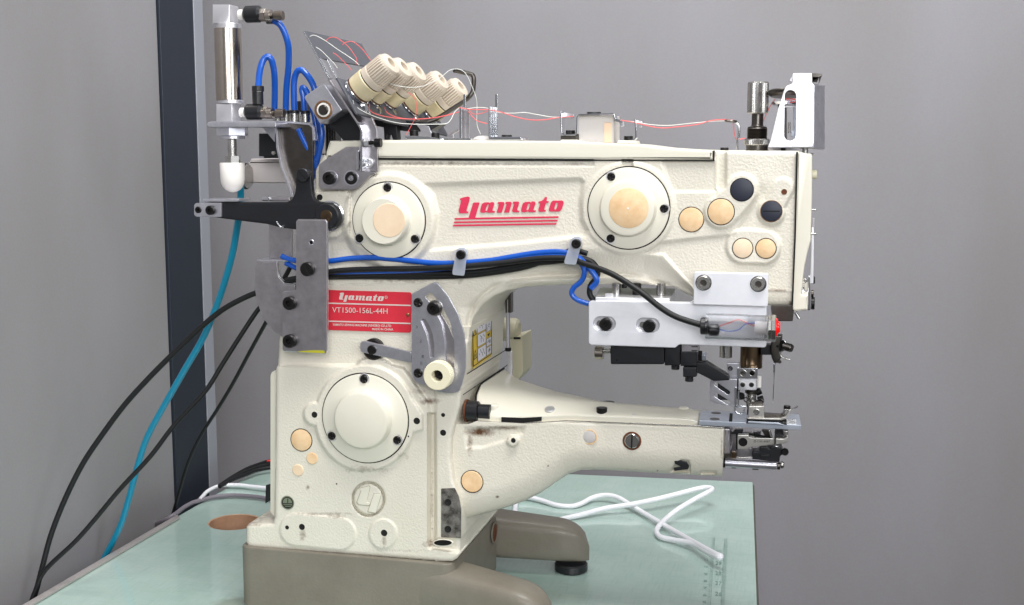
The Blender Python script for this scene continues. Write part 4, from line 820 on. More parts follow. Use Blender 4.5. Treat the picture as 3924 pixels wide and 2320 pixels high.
plate('plate_lip', [(2866, 1615), (2930, 1618), (2980, 1620), (3005, 1630), (2866, 1624)], 10.5, 1, 'plate_steel', npl, .3, 2)
# ---- looper mechanism under the plate
lp = empty('looper_mechanism', P(2880, 1700, 40), mach)
bx('end_casting', 2774, 1643, 2798, 1742, 24, 40, 'worn_zinc', lp, 1.5, 4); bx('drive_housing', 2798, 1650, 2884, 1752, 50, 10, 'worn_zinc', lp, 1); bx('shadow_block', 2774, 1735, 2800, 1790, 30, 30, 'dark_steel', lp)
plate('looper_arm', [(2826, 1668), (2868, 1668), (2872, 1678), (3002, 1682), (3019, 1673), (3019, 1693), (3004, 1701), (2945, 1708), (2870, 1716), (2866, 1723), (2826, 1723)], 26, 7, 'bright_steel', lp, .5, 3)
disc('arm_screw', 2847, 1695, 26, 17, [(0, .2), (.9, .3), (1, 0)], 'screw_black', lp); bx('arm_gap', 2820, 1666, 2826, 1724, 28, 4, 'gap_black', lp, .1)
face_text('C90-8087', 2901, 1696, 2951, 7, .0, 25.7, 'stamp', lp); disc('stamp_ring', 2893, 1692, 26, 4.5, [(.6, .1), (1, .1), (1, 0), (.6, 0), (.6, .1)], 'stamp', lp)
plate('spreader_block', [(2909, 1714), (2914, 1711), (2940, 1711), (2949, 1722), (2953, 1711), (2992, 1714), (3001, 1742), (2989, 1750), (2987, 1773), (2883, 1761), (2882, 1733), (2909, 1731)], 30, 16, 'black_metal', lp, 1, 4)
plate('spring_leg', [(2916, 1744), (2948, 1743), (2950, 1754), (2916, 1752)], 28, 3, 'black_plastic', lp, .4, 2)
hcyl('thumb_screw', 2996, 3004, 1729, 9, 'screw_black', lp, 32); disc('screw_head', 3008, 1731, 30, 14, [(0, 3), (.8, 3), (1, 2), (1, 0)], 'screw_black', lp)
hcyl('guide_rod', 2779, 2976, 1774, 16, 'zinc', lp, 28, y1=1785); hcyl('rod_ring', 2978, 2990, 1786, 14, 'dark_steel', lp, 28); hcyl('rod_cap', 2991, 3005, 1782, 14, 'steel', lp, 28, bev=1.5); hcyl('rod_sleeve', 2768, 2780, 1772, 20, 'screw_black', lp, 28)
bx('looper_holder', 2970, 1648, 3000, 1682, 34, 16, 'black_metal', lp); bx('looper_post', 3001, 1651, 3020, 1674, 30, 8, 'steel', lp, 1)
vcyl('looper_needle', 2970, 1650, 1706, 3, 'dark_steel', lp, 22); tube('looper_hook', [P(x, y, 22) for x, y in ((2970, 1700), (2972, 1710), (2980, 1713), (2986, 1711))], .7, 'chrome', lp, 8)
for q in (([(2818, 1648), (2848, 1648), (2844, 1664), (2800, 1664)], 38, 'black_metal'), ([(2856, 1652), (2918, 1652), (2916, 1668), (2872, 1674), (2856, 1664)], 42, 'worn_zinc'), ([(2888, 1658), (2912, 1660), (2910, 1680), (2890, 1680)], 34, 'black_metal'), ([(2918, 1648), (2950, 1650), (2962, 1682), (2930, 1672)], 36, 'dark_steel'), ([(2944, 1650), (2952, 1650), (2960, 1684), (2954, 1684)], 28, 'steel'), ([(2868, 1666), (2888, 1672), (2960, 1682), (2960, 1679), (2890, 1668)], 27, 'gap_black'), ([(2803, 1733), (2822, 1733), (2822, 1758), (2803, 1758)], 30, 'bronze_steel'), ([(2824, 1752), (2884, 1754), (2884, 1760), (2824, 1757)], 32, 'steel'), ([(2803, 1788), (2822, 1790), (2820, 1797), (2803, 1796)], 30, 'dark_steel'), ([(2882, 1790), (2906, 1793), (2906, 1803), (2882, 1801)], 30, 'dark_steel')):
    plate('looper_link', q[0], q[1], 5, q[2], lp, .4, 2)
# ---- presser lifter mechanism right of the face plate
lf = empty('lifter_linkage', P(3110, 1100, 40), mach)
plate('link_bar', [(3110, 872), (3119, 872), (3117, 1087), (3104, 1087)], 30, 2, 'bright_aluminium', lf, .4, 2); bx('link_strap', 3112, 836, 3121, 872, 32, 2, 'worn_zinc', lf, .3, 2); plate('link_plate', [(3095, 1060), (3100, 1054), (3104, 1066), (3106, 1188), (3098, 1191), (3093, 1186)], 28, 3, 'chrome', lf, .5, 3)
hcyl('link_screw', 3115, 3123, 1074, 14, 'screw_black', lf, 34); hcyl('link_screw', 3108, 3122, 1163, 24, 'screw_black', lf, 34); hcyl('link_nut', 3108, 3118, 1126, 14, 'dark_steel', lf, 34)
plate('link_block', [(3073, 1098), (3082, 1096), (3084, 1118), (3096, 1118), (3096, 1133), (3071, 1131)], 24, 6, 'chrome', lf, .5, 2); tube('small_hook', [P(x, y, 24) for x, y in ((3077, 1072), (3086, 1071), (3088, 1078), (3084, 1083), (3076, 1083))], .8, 'steel', lf, 8)
hcyl('side_pin', 3109, 3128, 805, 4, 'steel', lf, 30); hcyl('side_pin', 3104, 3128, 897, 4, 'steel', lf, 30); hcyl('side_pin', 3108, 3117, 592, 4, 'steel', lf, 30)
# ---- adjusting screw on the head
ak = empty('pressure_adjuster', P(2902, 578, 50), mach)
def vl(nm, x, ybot, prof, m_, Y, **k):
    c = P(x, ybot, Y); s = mpp(c) * 1000; return lathe(nm, c, (0, 0, 1), [(r * s, h_ * s, *kk) for r, h_, *kk in prof], m_, ak, **k)
vl('base_collar', 2902, 578, [(0, 0), (43, 0), (43, 21), (0, 21)], 'dark_steel', 50); vl('lock_nut', 2900, 557, [(0, 0), (46, 0), (48, 3, 1), (48, 20, 1), (45, 24), (0, 24)], 'steel', 50, knurl=.05, seg=90, sharp=15)
vl('thread', 2901, 534, [(0, 0)] + [(38 + (2 if i % 2 else -1.5), i * 2.6) for i in range(17)] + [(36, 46), (24, 50), (22, 56), (22, 98), (0, 98)], 'dark_steel', 50, sharp=60)
vl('knurled_knob', 2903, 438, [(0, 0), (24, 0), (36, 2), (40, 5, 1), (40, 116, 1), (37, 121), (30, 122), (0, 121)], 'steel', 50, knurl=.04, seg=84, sharp=15)
# ---- thread take-up guard on top right
tg = empty('take_up_guard', P(3040, 570, 30), mach)
plate('guard_shell', [(2942, 563), (2952, 542), (2982, 417), (3002, 353), (3010, 335), (3017, 328), (3033, 323), (3037, 317), (3037, 288), (3040, 281), (3110, 281), (3111, 317), (3118, 325), (3120, 330), (3119, 545), (3112, 565)], 8, 1.6, 'bright_guard', tg, .3, 3, [capsule(3029, 368, 3026, 518, 22)])
V = [P(3120, 327, 8), P(3161, 327, 30), P(3161, 570, 30), P(3119, 566, 8)]; slab('guard_side', V, 1.5, 'zinc', tg, .4)
slab('guard_floor', [P(3112, 565, 8), P(3160, 570, 30), P(3158, 574, 60), P(2990, 572, 60), P(2948, 566, 8)], 1.5, 'zinc', tg, .3)
plate('guard_handle', [(3111, 281), (3151, 283), (3152, 287), (3137, 324), (3122, 326), (3113, 316)], 12, 2, 'dark_steel', tg, .3, 2, [[(3112, 297), (3137, 297), (3130, 314), (3115, 308)]])
plate('guard_flap', [(3038, 282), (3042, 300), (3036, 316), (3024, 312)], 12, 2, 'worn_zinc', tg, .3, 2)
c = P(3010, 372, 45); lathe('thread_disc', c, (0, .1, 1), [(0, 0), (12, 0), (14.5, 2), (15, 4.5), (14, 5.5), (9, 5.8), (0, 5.8)], 'dark_steel', tg)
lathe('thread_disc', c - Vector((0, 0, .007)), (0, .1, 1), [(0, 0), (10, 0), (11.5, 2), (0, 2.4)], 'chrome', tg)
bx('cross_bar', 3004, 406, 3050, 414, 40, 6, 'bright_aluminium', tg); bx('guide_post', 3007, 415, 3015, 535, 40, 5, 'dark_steel', tg); bx('guide_post', 3040, 392, 3048, 540, 42, 4, 'plate_steel', tg); bx('blue_tinted_nut', 3031, 502, 3047, 525, 36, 5, 'plate_steel', tg); tube('thread_pin', [P(3025, 470, 36), P(3024, 512, 36)], 1.0, 'steel', tg, 8)
vcyl('black_knob', 2995, 396, 420, 14, 'screw_black', tg, 50)
bx('guard_foot', 2942, 563, 2992, 575, 26, 20, 'worn_zinc', tg); bx('guard_foot', 2992, 566, 3010, 578, 24, 20, 'screw_black', tg); bx('guard_foot', 3012, 562, 3066, 574, 26, 20, 'zinc', tg)
vcyl('guard_pin', 3085, 567, 588, 11, 'steel', tg, 30)
# thread post hook left of the adjuster
hk = tube('thread_guide_hook', [P(x, y, 40) for x, y in ((2824, 582), (2826, 540), (2831, 522), (2831, 485), (2826, 474), (2812, 463))], 1.1, 'chrome', mach, 10)
lathe('guide_eye', P(2800, 470, 40), (.1, 0, 1), [(0, 0), (5, 0), (6, 1), (5, 2.2), (0, 2.2)], 'dark_steel', hk)
vcyl('cap_screw', 2776, 566, 580, 16, 'screw_black', mach, 30)
# ---- thread guides on the arm cover
sc1 = empty('thread_guide_bracket', P(2180, 525, 40), mach)
def sheet(nm, pts, Y, t, wpx, m_, parent):      # bent strip of sheet metal seen edge-on: polyline thickened
    L = []; Rr = []
    for i, p in enumerate(pts):
        a = Vector(pts[max(i - 1, 0)]); b = Vector(pts[min(i + 1, len(pts) - 1)]); d = (b - a).normalized(); n = Vector((-d.y, d.x)) * wpx / 2
        L.append(tuple(Vector(p) + n)); Rr.append(tuple(Vector(p) - n))
    return plate(nm, L + Rr[::-1], Y, t, m_, parent, .2, 0)
sheet('bent_strip', [(2148, 426), (2149, 470), (2151, 508), (2157, 517), (2202, 519), (2209, 512), (2211, 450), (2217, 440), (2348, 437), (2353, 441), (2355, 455), (2382, 466)], 22, 14, 5, 'chrome', sc1)
plate('strip_flap', [(2150, 428), (2200, 440), (2196, 458), (2152, 450)], 36, 2, 'worn_zinc', sc1); plate('strip_flap', [(2355, 455), (2390, 468), (2390, 484), (2378, 486), (2372, 470), (2355, 466)], 32, 4, 'zinc', sc1, .3, 2)
bx('bracket_foot', 2148, 520, 2212, 536, 26, 14, 'dark_steel', sc1); vcyl('bracket_screw', 2186, 500, 515, 18, 'screw_black', sc1, 32)
ow = bx('oil_window', 2217, 443, 2352, 552, 30, 34, 'milky', mach, 1.0, 5); bx('window_tint', 2315, 470, 2345, 548, 29.6, 1, 'peach', ow, .3, 4); vcyl('window_cap', 2276, 430, 444, 27, 'black_plastic', ow, 44)
plate('cover_boss', [(2368, 538), (2436, 540), (2440, 556), (2362, 554)], 10, 24, 'smooth_paint', mach, 1, 3); plate('cover_boss', [(2150, 536), (2210, 536), (2216, 545), (2144, 545)], 10, 24, 'smooth_paint', mach, 1, 3)
sc2 = sheet('thread_guide_hook', [(2434, 458), (2436, 500), (2436, 528), (2428, 538), (2410, 540)], 22, 9, 6, 'chrome', mach)
plate('hook_flap', [(2436, 458), (2461, 466), (2459, 490), (2450, 490), (2448, 478), (2438, 478)], 30, 2, 'worn_zinc', sc2); vcyl('hook_screw', 2408, 522, 538, 17, 'screw_black', sc2, 28)
g1 = bx('comb_guide', 1760, 410, 1769, 530, 20, 1.2, 'chrome', mach, .2); plate('comb_plate', [(1769, 412), (1799, 420), (1798, 531), (1769, 531)], 26, 1.6, 'worn_zinc', g1, .2, 0)
for i in range(5): bx('comb_tooth', 1770 + i * 5.6, 414 + i, 1773 + i * 5.6, 424 + i, 25, 2, 'chrome', g1, .1)
bx('guide_pin', 1775, 362, 1784, 412, 32, 1.5, 'chrome', g1, .2, 3); bx('guide_foot', 1686, 531, 1806, 540, 18, 22, 'chrome', g1, .4, 3)
plate('side_finger', [(1710, 520), (1750, 500), (1762, 490), (1764, 498), (1736, 516), (1740, 530), (1730, 530)], 34, 3, 'worn_zinc', g1)
g2 = empty('comb_guide', P(1890, 530, 26), mach)
for i in range(5): bx('comb_fin', 1872 + i * 6.4, 408 + i * 1.2, 1876.5 + i * 6.4, 528, 20 + i * 4, 3, 'chrome', g2, .15, 1)
plate('fin_back', [(1876, 420), (1900, 424), (1900, 528), (1876, 528)], 42, 1.5, 'dark_steel', g2)
bx('guide_pin', 1897, 361, 1907, 524, 34, 1.5, 'chrome', g2, .2, 3); bx('guide_foot', 1872, 525, 1996, 538, 18, 22, 'chrome', g2, .4, 3); bx('foot_step', 1990, 530, 2012, 540, 22, 16, 'worn_zinc', g2, .3, 2)
vcyl('foot_screw', 1942, 518, 526, 20, 'screw_black', g2, 28)
lathe('clear_cap', P(1850, 540, 30), (0, 0, 1), [(0, 0), (9, 0), (9, 1.5), (7, 3.2), (4, 4.3), (0, 4.6)], 'milky', mach)
vcyl('black_screw', 1669, 510, 530, 16, 'screw_black', mach, 28); lg = plate('spring_bracket', [(1546, 524), (1580, 521), (1640, 524), (1690, 532), (1690, 540), (1560, 536)], 14, 22, 'chrome', mach, .4, 3); vcyl('black_knob', 1587, 500, 522, 17, 'screw_black', lg, 30)
# ================================================================== upper-left assembly (all bolted to the machine)
c7 = lambda pts: cv(700, 0, 1.855, pts)
c76 = lambda pts: cv(700, 600, 1.855, pts)
# mounting plate and tension bracket
mp_ = plate('mounting_bracket', [(1221, 633), (1243, 614), (1326, 563), (1380, 563), (1381, 655), (1430, 660), (1440, 664), (1420, 672), (1377, 718), (1352, 728), (1230, 726), (1220, 712)], -10, 3.5, 'worn_zinc', mach, .5, 5)
for x in (1266, 1346):
    disc('washer', x, 683, -10, 30, [(0, 0), (1, 0), (1, .5), (0, .5)], 'zinc', mp_); screw(x, 683, -10.5, 25, mp_, 5 if x < 1300 else 1.5)
up = plate('upright_plate', [(1349, 417), (1400, 392), (1443, 494), (1446, 560), (1448, 659), (1389, 658), (1386, 494)], -5, 3, 'worn_zinc', mach, .4, 4)
sheet('folded_edge', [(1342, 420), (1381, 492), (1385, 505), (1385, 655)], -14, 9, 7, 'chrome', up); bx('folded_edge', 1365, 576, 1376, 653, -13, 6, 'chrome', up, .6, 4)
disc('washer', 1412, 624, -6, 21, [(0, 0), (1, 0), (1, 1), (0, 1)], 'bright_aluminium', up); screw(1413, 623, -7, 16, up, 3, 'bright_aluminium', 'cross')
hcyl('hex_nut', 1397, 1414, 547, 17, 'bright_aluminium', up, -10, seg=6); hcyl('stop_bolt', 1415, 1440, 548, 8, 'screw_black', up, -10); hcyl('bolt_head', 1437, 1461, 548, 17, 'screw_black', up, -10)
plate('bracket_body', [(1286, 452), (1332, 418), (1380, 490), (1380, 566), (1335, 566), (1290, 510), (1250, 480)], 4, 30, 'black_metal', mach, 1.2, 4)
tb = plate('tension_block', [(1163, 372), (1240, 318), (1312, 424), (1228, 479)], -16, 24, 'zinc', mach, .9, 10)
disc('snap_ring', 1240, 422, -16, 36, [(0, 0), (.8, 0), (.84, 1.2), (1, 1), (1, 0)], 'brass_rust', tb); disc('white_ring', 1240, 422, -16.2, 28, [(0, .8), (.95, .8), (1, 0)], 'white_plastic', tb); disc('pivot_pin', 1240, 422, -17, 20, [(0, 1.6), (.8, 1.6), (1, 1), (1, 0)], 'dark_steel', tb)
# tension plate, perpendicular to the tension posts
ax = Vector((.80, -.14, .56)).normalized(); dn = Vector((.56, 0, -.80)).normalized()
n0 = P(1262, 303, -20); 
def tp(a, b): return n0 + dn * a / 1000 + Vector((0, 1, 0)) * b / 1000     # a: mm down the slope, b: mm back
tpl = slab('side_plate', [tp(0, 0), tp(0, 40), tp(46, 40), tp(46, 0)], 2, 'worn_zinc', mach, .4)
edge = P(1165, 121, -20); upl = (n0 - edge).length * 1000; dU = (edge - n0).normalized()
def tu(a, b): return n0 + dU * a / 1000 + Vector((0, 1, 0)) * b / 1000
th = slab('thread_plate', [tu(upl * .42, 0), tu(upl * .42, 135), tu(upl, 135), tu(upl, 0)], 1.4, 'guide_grey', mach, .3)
slab('plate_leg', [tu(0, 0), tu(0, 5), tu(upl * .42, 5), tu(upl * .42, 0)], 1.4, 'chrome', th, .3); slab('plate_leg', [tu(0, 14), tu(0, 19), tu(upl * .42, 24), tu(upl * .42, 16)], 1.4, 'chrome', th, .3)
slab('plate_slot', [tu(upl * .47, 24), tu(upl * .47, 90), tu(upl * .50, 90), tu(upl * .50, 24)], -1.8, 'gap_black', th, 0)
for b in (10, 34, 58, 82, 106, 128):
    for q in (.78,) if b % 4 else (.78, .6): lathe('eyelet', tu(upl * q, b) + ax * .0002, ax, [(0, 0), (1.3, 0), (1.3, .5), (0, .5)], 'chrome', th, 10)
tube('edge_bar', [n0, edge], 1.0, 'chrome', th, 10, 1)
kn_ = [(1502, 240, -14), (1551, 254, 14), (1607, 271, 44), (1694, 303, 84), (1769, 330, 118)]
for i, (x, y, Y) in enumerate(kn_):
    e1 = P(x, y, Y); L = 46.5; b0 = e1 - ax * L / 1000
    t = empty('tension_post', b0, mach)
    lathe('felt_washer', b0, ax, [(0, 0), (9.5, 0), (9.5, 3), (0, 3)], 'brown_felt', t); lathe('tension_disc', b0 + ax * .0032, ax, [(0, 0), (11, 0), (12.5, -.8), (12.8, -.4), (11, .8), (0, .8)], 'chrome', t); lathe('tension_disc', b0 + ax * .0048, ax, [(0, 0), (11.5, 0), (13.0, .8), (13.2, .4), (11, -.6), (0, -.6)], 'chrome', t)
    lathe('stain_ring', b0 + ax * .0058, ax, [(0, 0), (12.6, 0), (12.9, 1.6), (0, 1.6)], 'brown_felt', t)
    lathe('spring_housing', b0 + ax * .0074, ax, [(0, 0), (12.8, 0), (12.9, 12), (12.2, 12.6), (0, 12.6)], 'tension_base', t, 48)
    lathe('dark_gap', b0 + ax * .02, ax, [(0, 0), (11.6, 0), (11.6, 1.2), (0, 1.2)], 'gap_black', t)
    cp = lathe('tension_cap', b0 + ax * .0212, ax, [(0, 0), (12.3, 0), (12.3, 5.2), (11.9, 5.8), (11.1, 6, 1), (10.8, 21.5, 1), (10.6, 23, 1), (9.8, 24.4), (5.2, 25.3), (4.6, 25), (4.6, 19), (0, 19)], 'tension_cap', t, 72, knurl=.0, sharp=25)
    K = 30; V = []; F = []; d_, u_, v_ = axes(ax)      # ribs round the cap
    for k in range(K):
        a = 2 * math.pi * k / K; rd = u_ * math.cos(a) + v_ * math.sin(a); tg_ = d_.cross(rd); o0 = b0 + ax * .0212
        b = len(V); wd = .0008
        for hh, rr_ in ((.0062, .0113), (.0066, .01235), (.0205, .01205), (.0225, .0108)):
            for s in (-1, 1): V.append(o0 + ax * hh + rd * rr_ + tg_ * wd * s * (.6 if rr_ > .0115 else 1))
        for s_ in range(3): F.append((b + s_ * 2, b + s_ * 2 + 1, b + s_ * 2 + 3, b + s_ * 2 + 2))
        F += [(b, b + 2, b + 4, b + 6), (b + 1, b + 3, b + 5, b + 7)]
    raw('grip_ribs', V, F, 'tension_cap', cp, 60)
    # thread eye at the foot of each post
    ey = b0 + dn * .0155 + ax * .001 + Vector((0, -.004, 0)); lathe('thread_eye', ey, (.3, -.9, .3), [(1.8, 0), (2.6, .4), (4.4, .4), (4.6, 0), (4.4, -.4), (1.8, -.4), (1.8, 0)], 'chrome', t, 24)
    slab('eye_bracket', [b0 + dn * .010, b0 + dn * .018 + Vector((0, -.002, 0)), b0 + dn * .018 + Vector((0, .006, 0)), b0 + dn * .010 + Vector((0, .006, 0))], .8, 'zinc', t, .2)
bs = [P(x, y, Y) - ax * .0465 for x, y, Y in (kn_[0], kn_[4])]; E_ = (bs[1] - bs[0]).normalized(); W_ = ax.cross(E_).normalized()
if W_.z > 0: W_ = -W_
c0, c1 = bs[0] - E_ * .018 - ax * .0004, bs[1] + E_ * .02 - ax * .0004
slab('tension_plate', [c0 - W_ * .014, c1 - W_ * .014, c1 + W_ * .024, c0 + W_ * .024], -2, 'guide_grey', mach, .4)
# support under the tension plate
plate('support_rail', [(1424, 460), (1470, 452), (1560, 462), (1640, 470), (1688, 478), (1650, 500), (1580, 506), (1520, 500), (1432, 482)], 60, 20, 'black_metal', mach, 1, 6)
plate('support_leg', [(1466, 468), (1520, 480), (1524, 536), (1506, 540), (1498, 516), (1486, 514), (1482, 536), (1472, 538), (1470, 500)], 50, 10, 'black_metal', mach, .8, 4)
plate('support_gusset', [(1590, 472), (1642, 484), (1662, 532), (1600, 532), (1612, 500)], 55, 3, 'zinc', mach, .4, 4)
rod = tube('bent_rod', [P(x, y, Y) for x, y, Y in ((1740, 270, 60), (1772, 277, 66), (1801, 284, 70), (1811, 289, 71), (1815, 300, 71), (1815, 325, 71), (1812, 350, 71), (1800, 370, 70), (1780, 388, 70), (1730, 420, 68), (1682, 450, 66), (1640, 466, 64), (1580, 478, 62))], 2.1, 'dark_steel', mach, 14)
# ---- pneumatic cylinder on its bracket
CY_ = 2
cy = empty('air_cylinder', P(886, 470, CY_), mach)
def vc(nm, x, y0, y1, r, m_, par, Y=CY_, **k): return vcyl(nm, x, y0, y1, r, m_, par, Y, **k)
bx('end_block', 814, 18, 880, 92, CY_ - 10, 17, 'bright_aluminium', cy, .6, 2); vc('collar', 878, 92, 111, 47, 'bright_aluminium', cy); vc('barrel', 880, 110, 386, 51, 'tube_steel', cy, seg=64); vc('collar', 886, 385, 398, 48, 'bright_aluminium', cy)
bx('end_block', 828, 399, 890, 467, CY_ - 10, 17, 'bright_aluminium', cy, .6, 2)
vc('hex_nut', 891, 489, 521, 62, 'zinc', cy, seg=6); vc('washer', 892, 521, 533, 46, 'zinc', cy); vc('piston_rod', 891, 533, 600, 17, 'steel', cy); vc('rod_nut', 892, 597, 627, 31, 'steel', cy, seg=6)
c = P(893, 738, CY_); s = mpp(c) * 1000; lathe('nylon_tip', c, (0, 0, 1), [(0, 0), (14 * s, 2.5 * s), (27 * s, 9 * s), (38 * s, 21 * s), (44 * s, 36 * s), (46 * s, 52 * s), (47 * s, 110 * s), (44 * s, 113 * s), (0, 113 * s)], 'white_plastic', cy, 48, sharp=60)
def fitting(y, x0, r, up):
    f = hcyl('speed_fitting', x0 + 12, x0 + 78, y, r, 'black_plastic', mach, CY_, bev=2.5); hcyl('thread_tape', x0 - 8, x0 + 14, y + 2, r * .62, 'white_plastic', f, CY_)
    hcyl('hex_nut', x0 + 72, x0 + 96, y + 3, r * .78, 'tube_steel', f, CY_, seg=6); hcyl('knurled_ring', x0 + 96, x0 + 116, y + 5, r * .72, 'tube_steel', f, CY_, seg=40, knurl=0); hcyl('valve_stem', x0 + 114, x0 + 132, y + 6, r * .35, 'dark_steel', f, CY_); hcyl('adjusting_knob', x0 + 128, x0 + 160, y + 5, r * .56, 'fitting_brown', f, CY_, seg=40)
    return f
f1 = fitting(56, 925, 32, 0); f2 = fitting(430, 930, 30, 1)
vc('push_connector', 989, 352, 402, 21, 'black_plastic', f2); vc('release_ring', 989, 330, 352, 23, 'black_plastic', f2); vc('chrome_band', 989, 348, 354, 20, 'steel', f2); vc('neck', 985, 392, 412, 16, 'black_plastic', f2); vc('outlet', 1034, 72, 92, 14, 'black_plastic', f1, CY_ + 6)
# bracket: horizontal shelf folded into a hanging plate
br = plate('cylinder_bracket', [(792, 478), (796, 468), (815, 465), (1050, 465), (1058, 470), (1058, 488), (815, 490), (798, 488)], -14, 34, 'zinc', mach, .8, 3)
hp = plate('hanging_plate', c7([(668, 868), (905, 882), (922, 905), (926, 1100), (930, 1280), (880, 1380), (800, 1400), (772, 1390), (742, 1290), (700, 1185), (668, 1060), (660, 900)]), 14, 3, 'dark_steel', br, .5, 4)
sheet('folded_edge', c7([(640, 868), (662, 885), (668, 960), (672, 1050), (700, 1180), (738, 1280), (765, 1345), (780, 1400)]), 8, 6, 8, 'zinc', br)
sheet('folded_edge', c7([(660, 866), (780, 872), (900, 884), (925, 908), (932, 1000)]), 10, 5, 8, 'zinc', br)
# valve block, connectors and rear motor seen between the brackets
vb = bx('valve_block', 991, 512, 1062, 600, 40, 30, 'black_plastic', mach, .8, 3); bx('valve_base', 1010, 600, 1066, 607, 40, 30, 'black_plastic', vb)
plate('valve_tab', [(1000, 482), (1052, 484), (1052, 545)], 38, 1.5, 'zinc', vb, .3, 2); disc('valve_screw', 1048, 587, 39, 9, [(0, 1.5), (.8, 1.4), (1, 0)], 'steel', vb)
bx('valve_label', 1188, 480, 1216, 590, 30, 20, 'milky', vb); plate('valve_fins', [(1216, 470), (1286, 460), (1286, 602), (1243, 605), (1232, 590)], 52, 14, 'black_plastic', vb, .5, 2)
for i in range(5): bx('fin', 1240 + i * 9, 500, 1243 + i * 9, 598, 50, 3, 'dark_steel', vb, .2)
bx('valve_back', 1138, 388, 1172, 430, 60, 16, 'black_plastic', vb)
for x, y0, r in ((1064, 423, 16), (1096, 424, 15), (1129, 423, 20), (1171, 425, 19)):
    f = vcyl('push_fitting', x, y0 + 12, 470, r, 'steel', mach, 26); vcyl('release_ring', x, y0, y0 + 14, r * .95, 'black_plastic', f, 26)
mb = bx('drive_unit', 951, 622, 1104, 703, 70, 50, 'pink_beige', mach, 1, 2); plate('drive_cap', [(962, 609), (1104, 609), (1104, 626), (953, 626)], 70, 40, 'pink_beige', mb, 1, 2)
hcyl('drive_ring', 938, 948, 676, 50, 'screw_black', mb, 60, bev=1.0); hcyl('drive_ring', 946, 953, 676, 46, 'steel', mb, 60)
# ---- black hand lever with coil spring
lev = plate('hand_lever', c76([(150, 330), (280, 325), (740, 325), (775, 305), (795, 262), (803, 200), (806, 140), (820, 105), (850, 88), (880, 92), (903, 112), (912, 150), (918, 255), (930, 300), (955, 322), (1000, 326), (1060, 350), (1060, 510), (1020, 525), (800, 520), (700, 508), (600, 482), (280, 442), (150, 420)]), -16, 7, 'black_metal', mach, 1.2, 5)
disc('lever_hub', 1253, 829, -16, 52, [(0, 1.2), (.85, 1.2), (.95, .4), (1, -1), (1, -6)], 'black_metal', lev, seg=56); disc('hub_centre', 1250, 829, -17.3, 24, [(0, .2), (.9, .2), (1, 0)], 'bronze_steel', lev)
screw(1163, 671, -18, 26, lev, 3, 'black_metal', 'slot', slot=135)
for i in range(4): disc('spring_coil', 1266, 827, -2 - i * 2.1, 58 - i * .3, [(.9, 0), (1, .5), (1, 1.0), (.9, 1.5), (.9, 0)], 'chrome', lev, seg=56)
disc('spring_core', 1266, 827, -1, 52, [(0, 0), (1, 0), (1, 9), (0, 9)], 'dark_steel', lev, seg=40)
le = plate('lever_pad', c76([(80, 345), (92, 332), (275, 330), (275, 432), (95, 430), (80, 415)]), -19, 2.5, 'zinc', lev, .5, 4); bx('pad_flange', 775, 763, 914, 774, -18, 22, 'zinc', le, .6, 3)
screw(760, 805, -19, 13, le, 1); screw(810, 806, -19, 18, le, 4)
bx('lever_tab', 1003, 754, 1032, 771, -8, 14, 'chrome', lev, .8, 5); bx('lever_tab', 1033, 756, 1110, 772, -6, 12, 'worn_zinc', lev, .6, 2); tube('spring_end', [P(x, y, -17) for x, y in ((1060, 850), (1070, 864), (1078, 872), (1086, 866))], .9, 'chrome', lev, 8)
# guard plates
gp1 = plate('rear_stop_plate', [(1030, 858), (1112, 862), (1118, 870), (1117, 985), (1108, 994), (1036, 992), (1029, 985)], 6, 3, 'worn_zinc', mach, .8, 3)
sp1 = plate('sector_plate', [(979, 1012), (990, 1001), (1061, 1003), (1063, 1035), (1068, 1062), (1090, 1088), (1131, 1094), (1135, 1200), (1100, 1292), (1080, 1292), (1045, 1268), (1007, 1220), (983, 1155), (974, 1096)], -8, 3, 'worn_zinc', mach, .8, 5)
bx('sector_flange', 984, 996, 1110, 1003, -6, 26, 'zinc', sp1, .5, 2); sheet('polished_edge', [(1063, 1010), (1064, 1038), (1070, 1062), (1090, 1086), (1131, 1092)], -8.8, 3, 4, 'chrome', sp1)
gd = plate('guard_plate', [(1133, 850), (1140, 840), (1246, 841), (1254, 850), (1255, 1000), (1252, 1350), (1246, 1359), (1088, 1349), (1081, 1340), (1081, 1124), (1088, 1116), (1133, 1112)], -22, 3, 'worn_zinc', mach, 1.1, 5, [circle(1193, 930, 8, 18)])
bx('guard_flange', 1243, 848, 1254, 1352, -19.5, 4, 'zinc', gd, .8, 3); disc('hole_collar', 1193, 930, -22, 12, [(.62, .5), (.8, .6), (1, 0), (.62, 0), (.62, .5)], 'zinc', gd); disc('nut_behind', 1193, 930, -18, 9, [(0, 0), (1, 0), (1, .4), (0, .4)], 'screw_black', gd)
screw(1182, 1031, -22, 27, gd, 5, kind='slot', slot=115); screw(1115, 1161, -22, 26, gd, 5.5); screw(1115, 1306, -22, 26, gd, 5.5)
mat('yellow_trace', (190, 184, 50), .2, .4); plate('paint_trace', [(1140, 1347), (1200, 1343), (1240, 1344), (1246, 1352), (1240, 1355), (1150, 1350)], -22.2, .2, 'yellow_trace', gd, .03, 2)

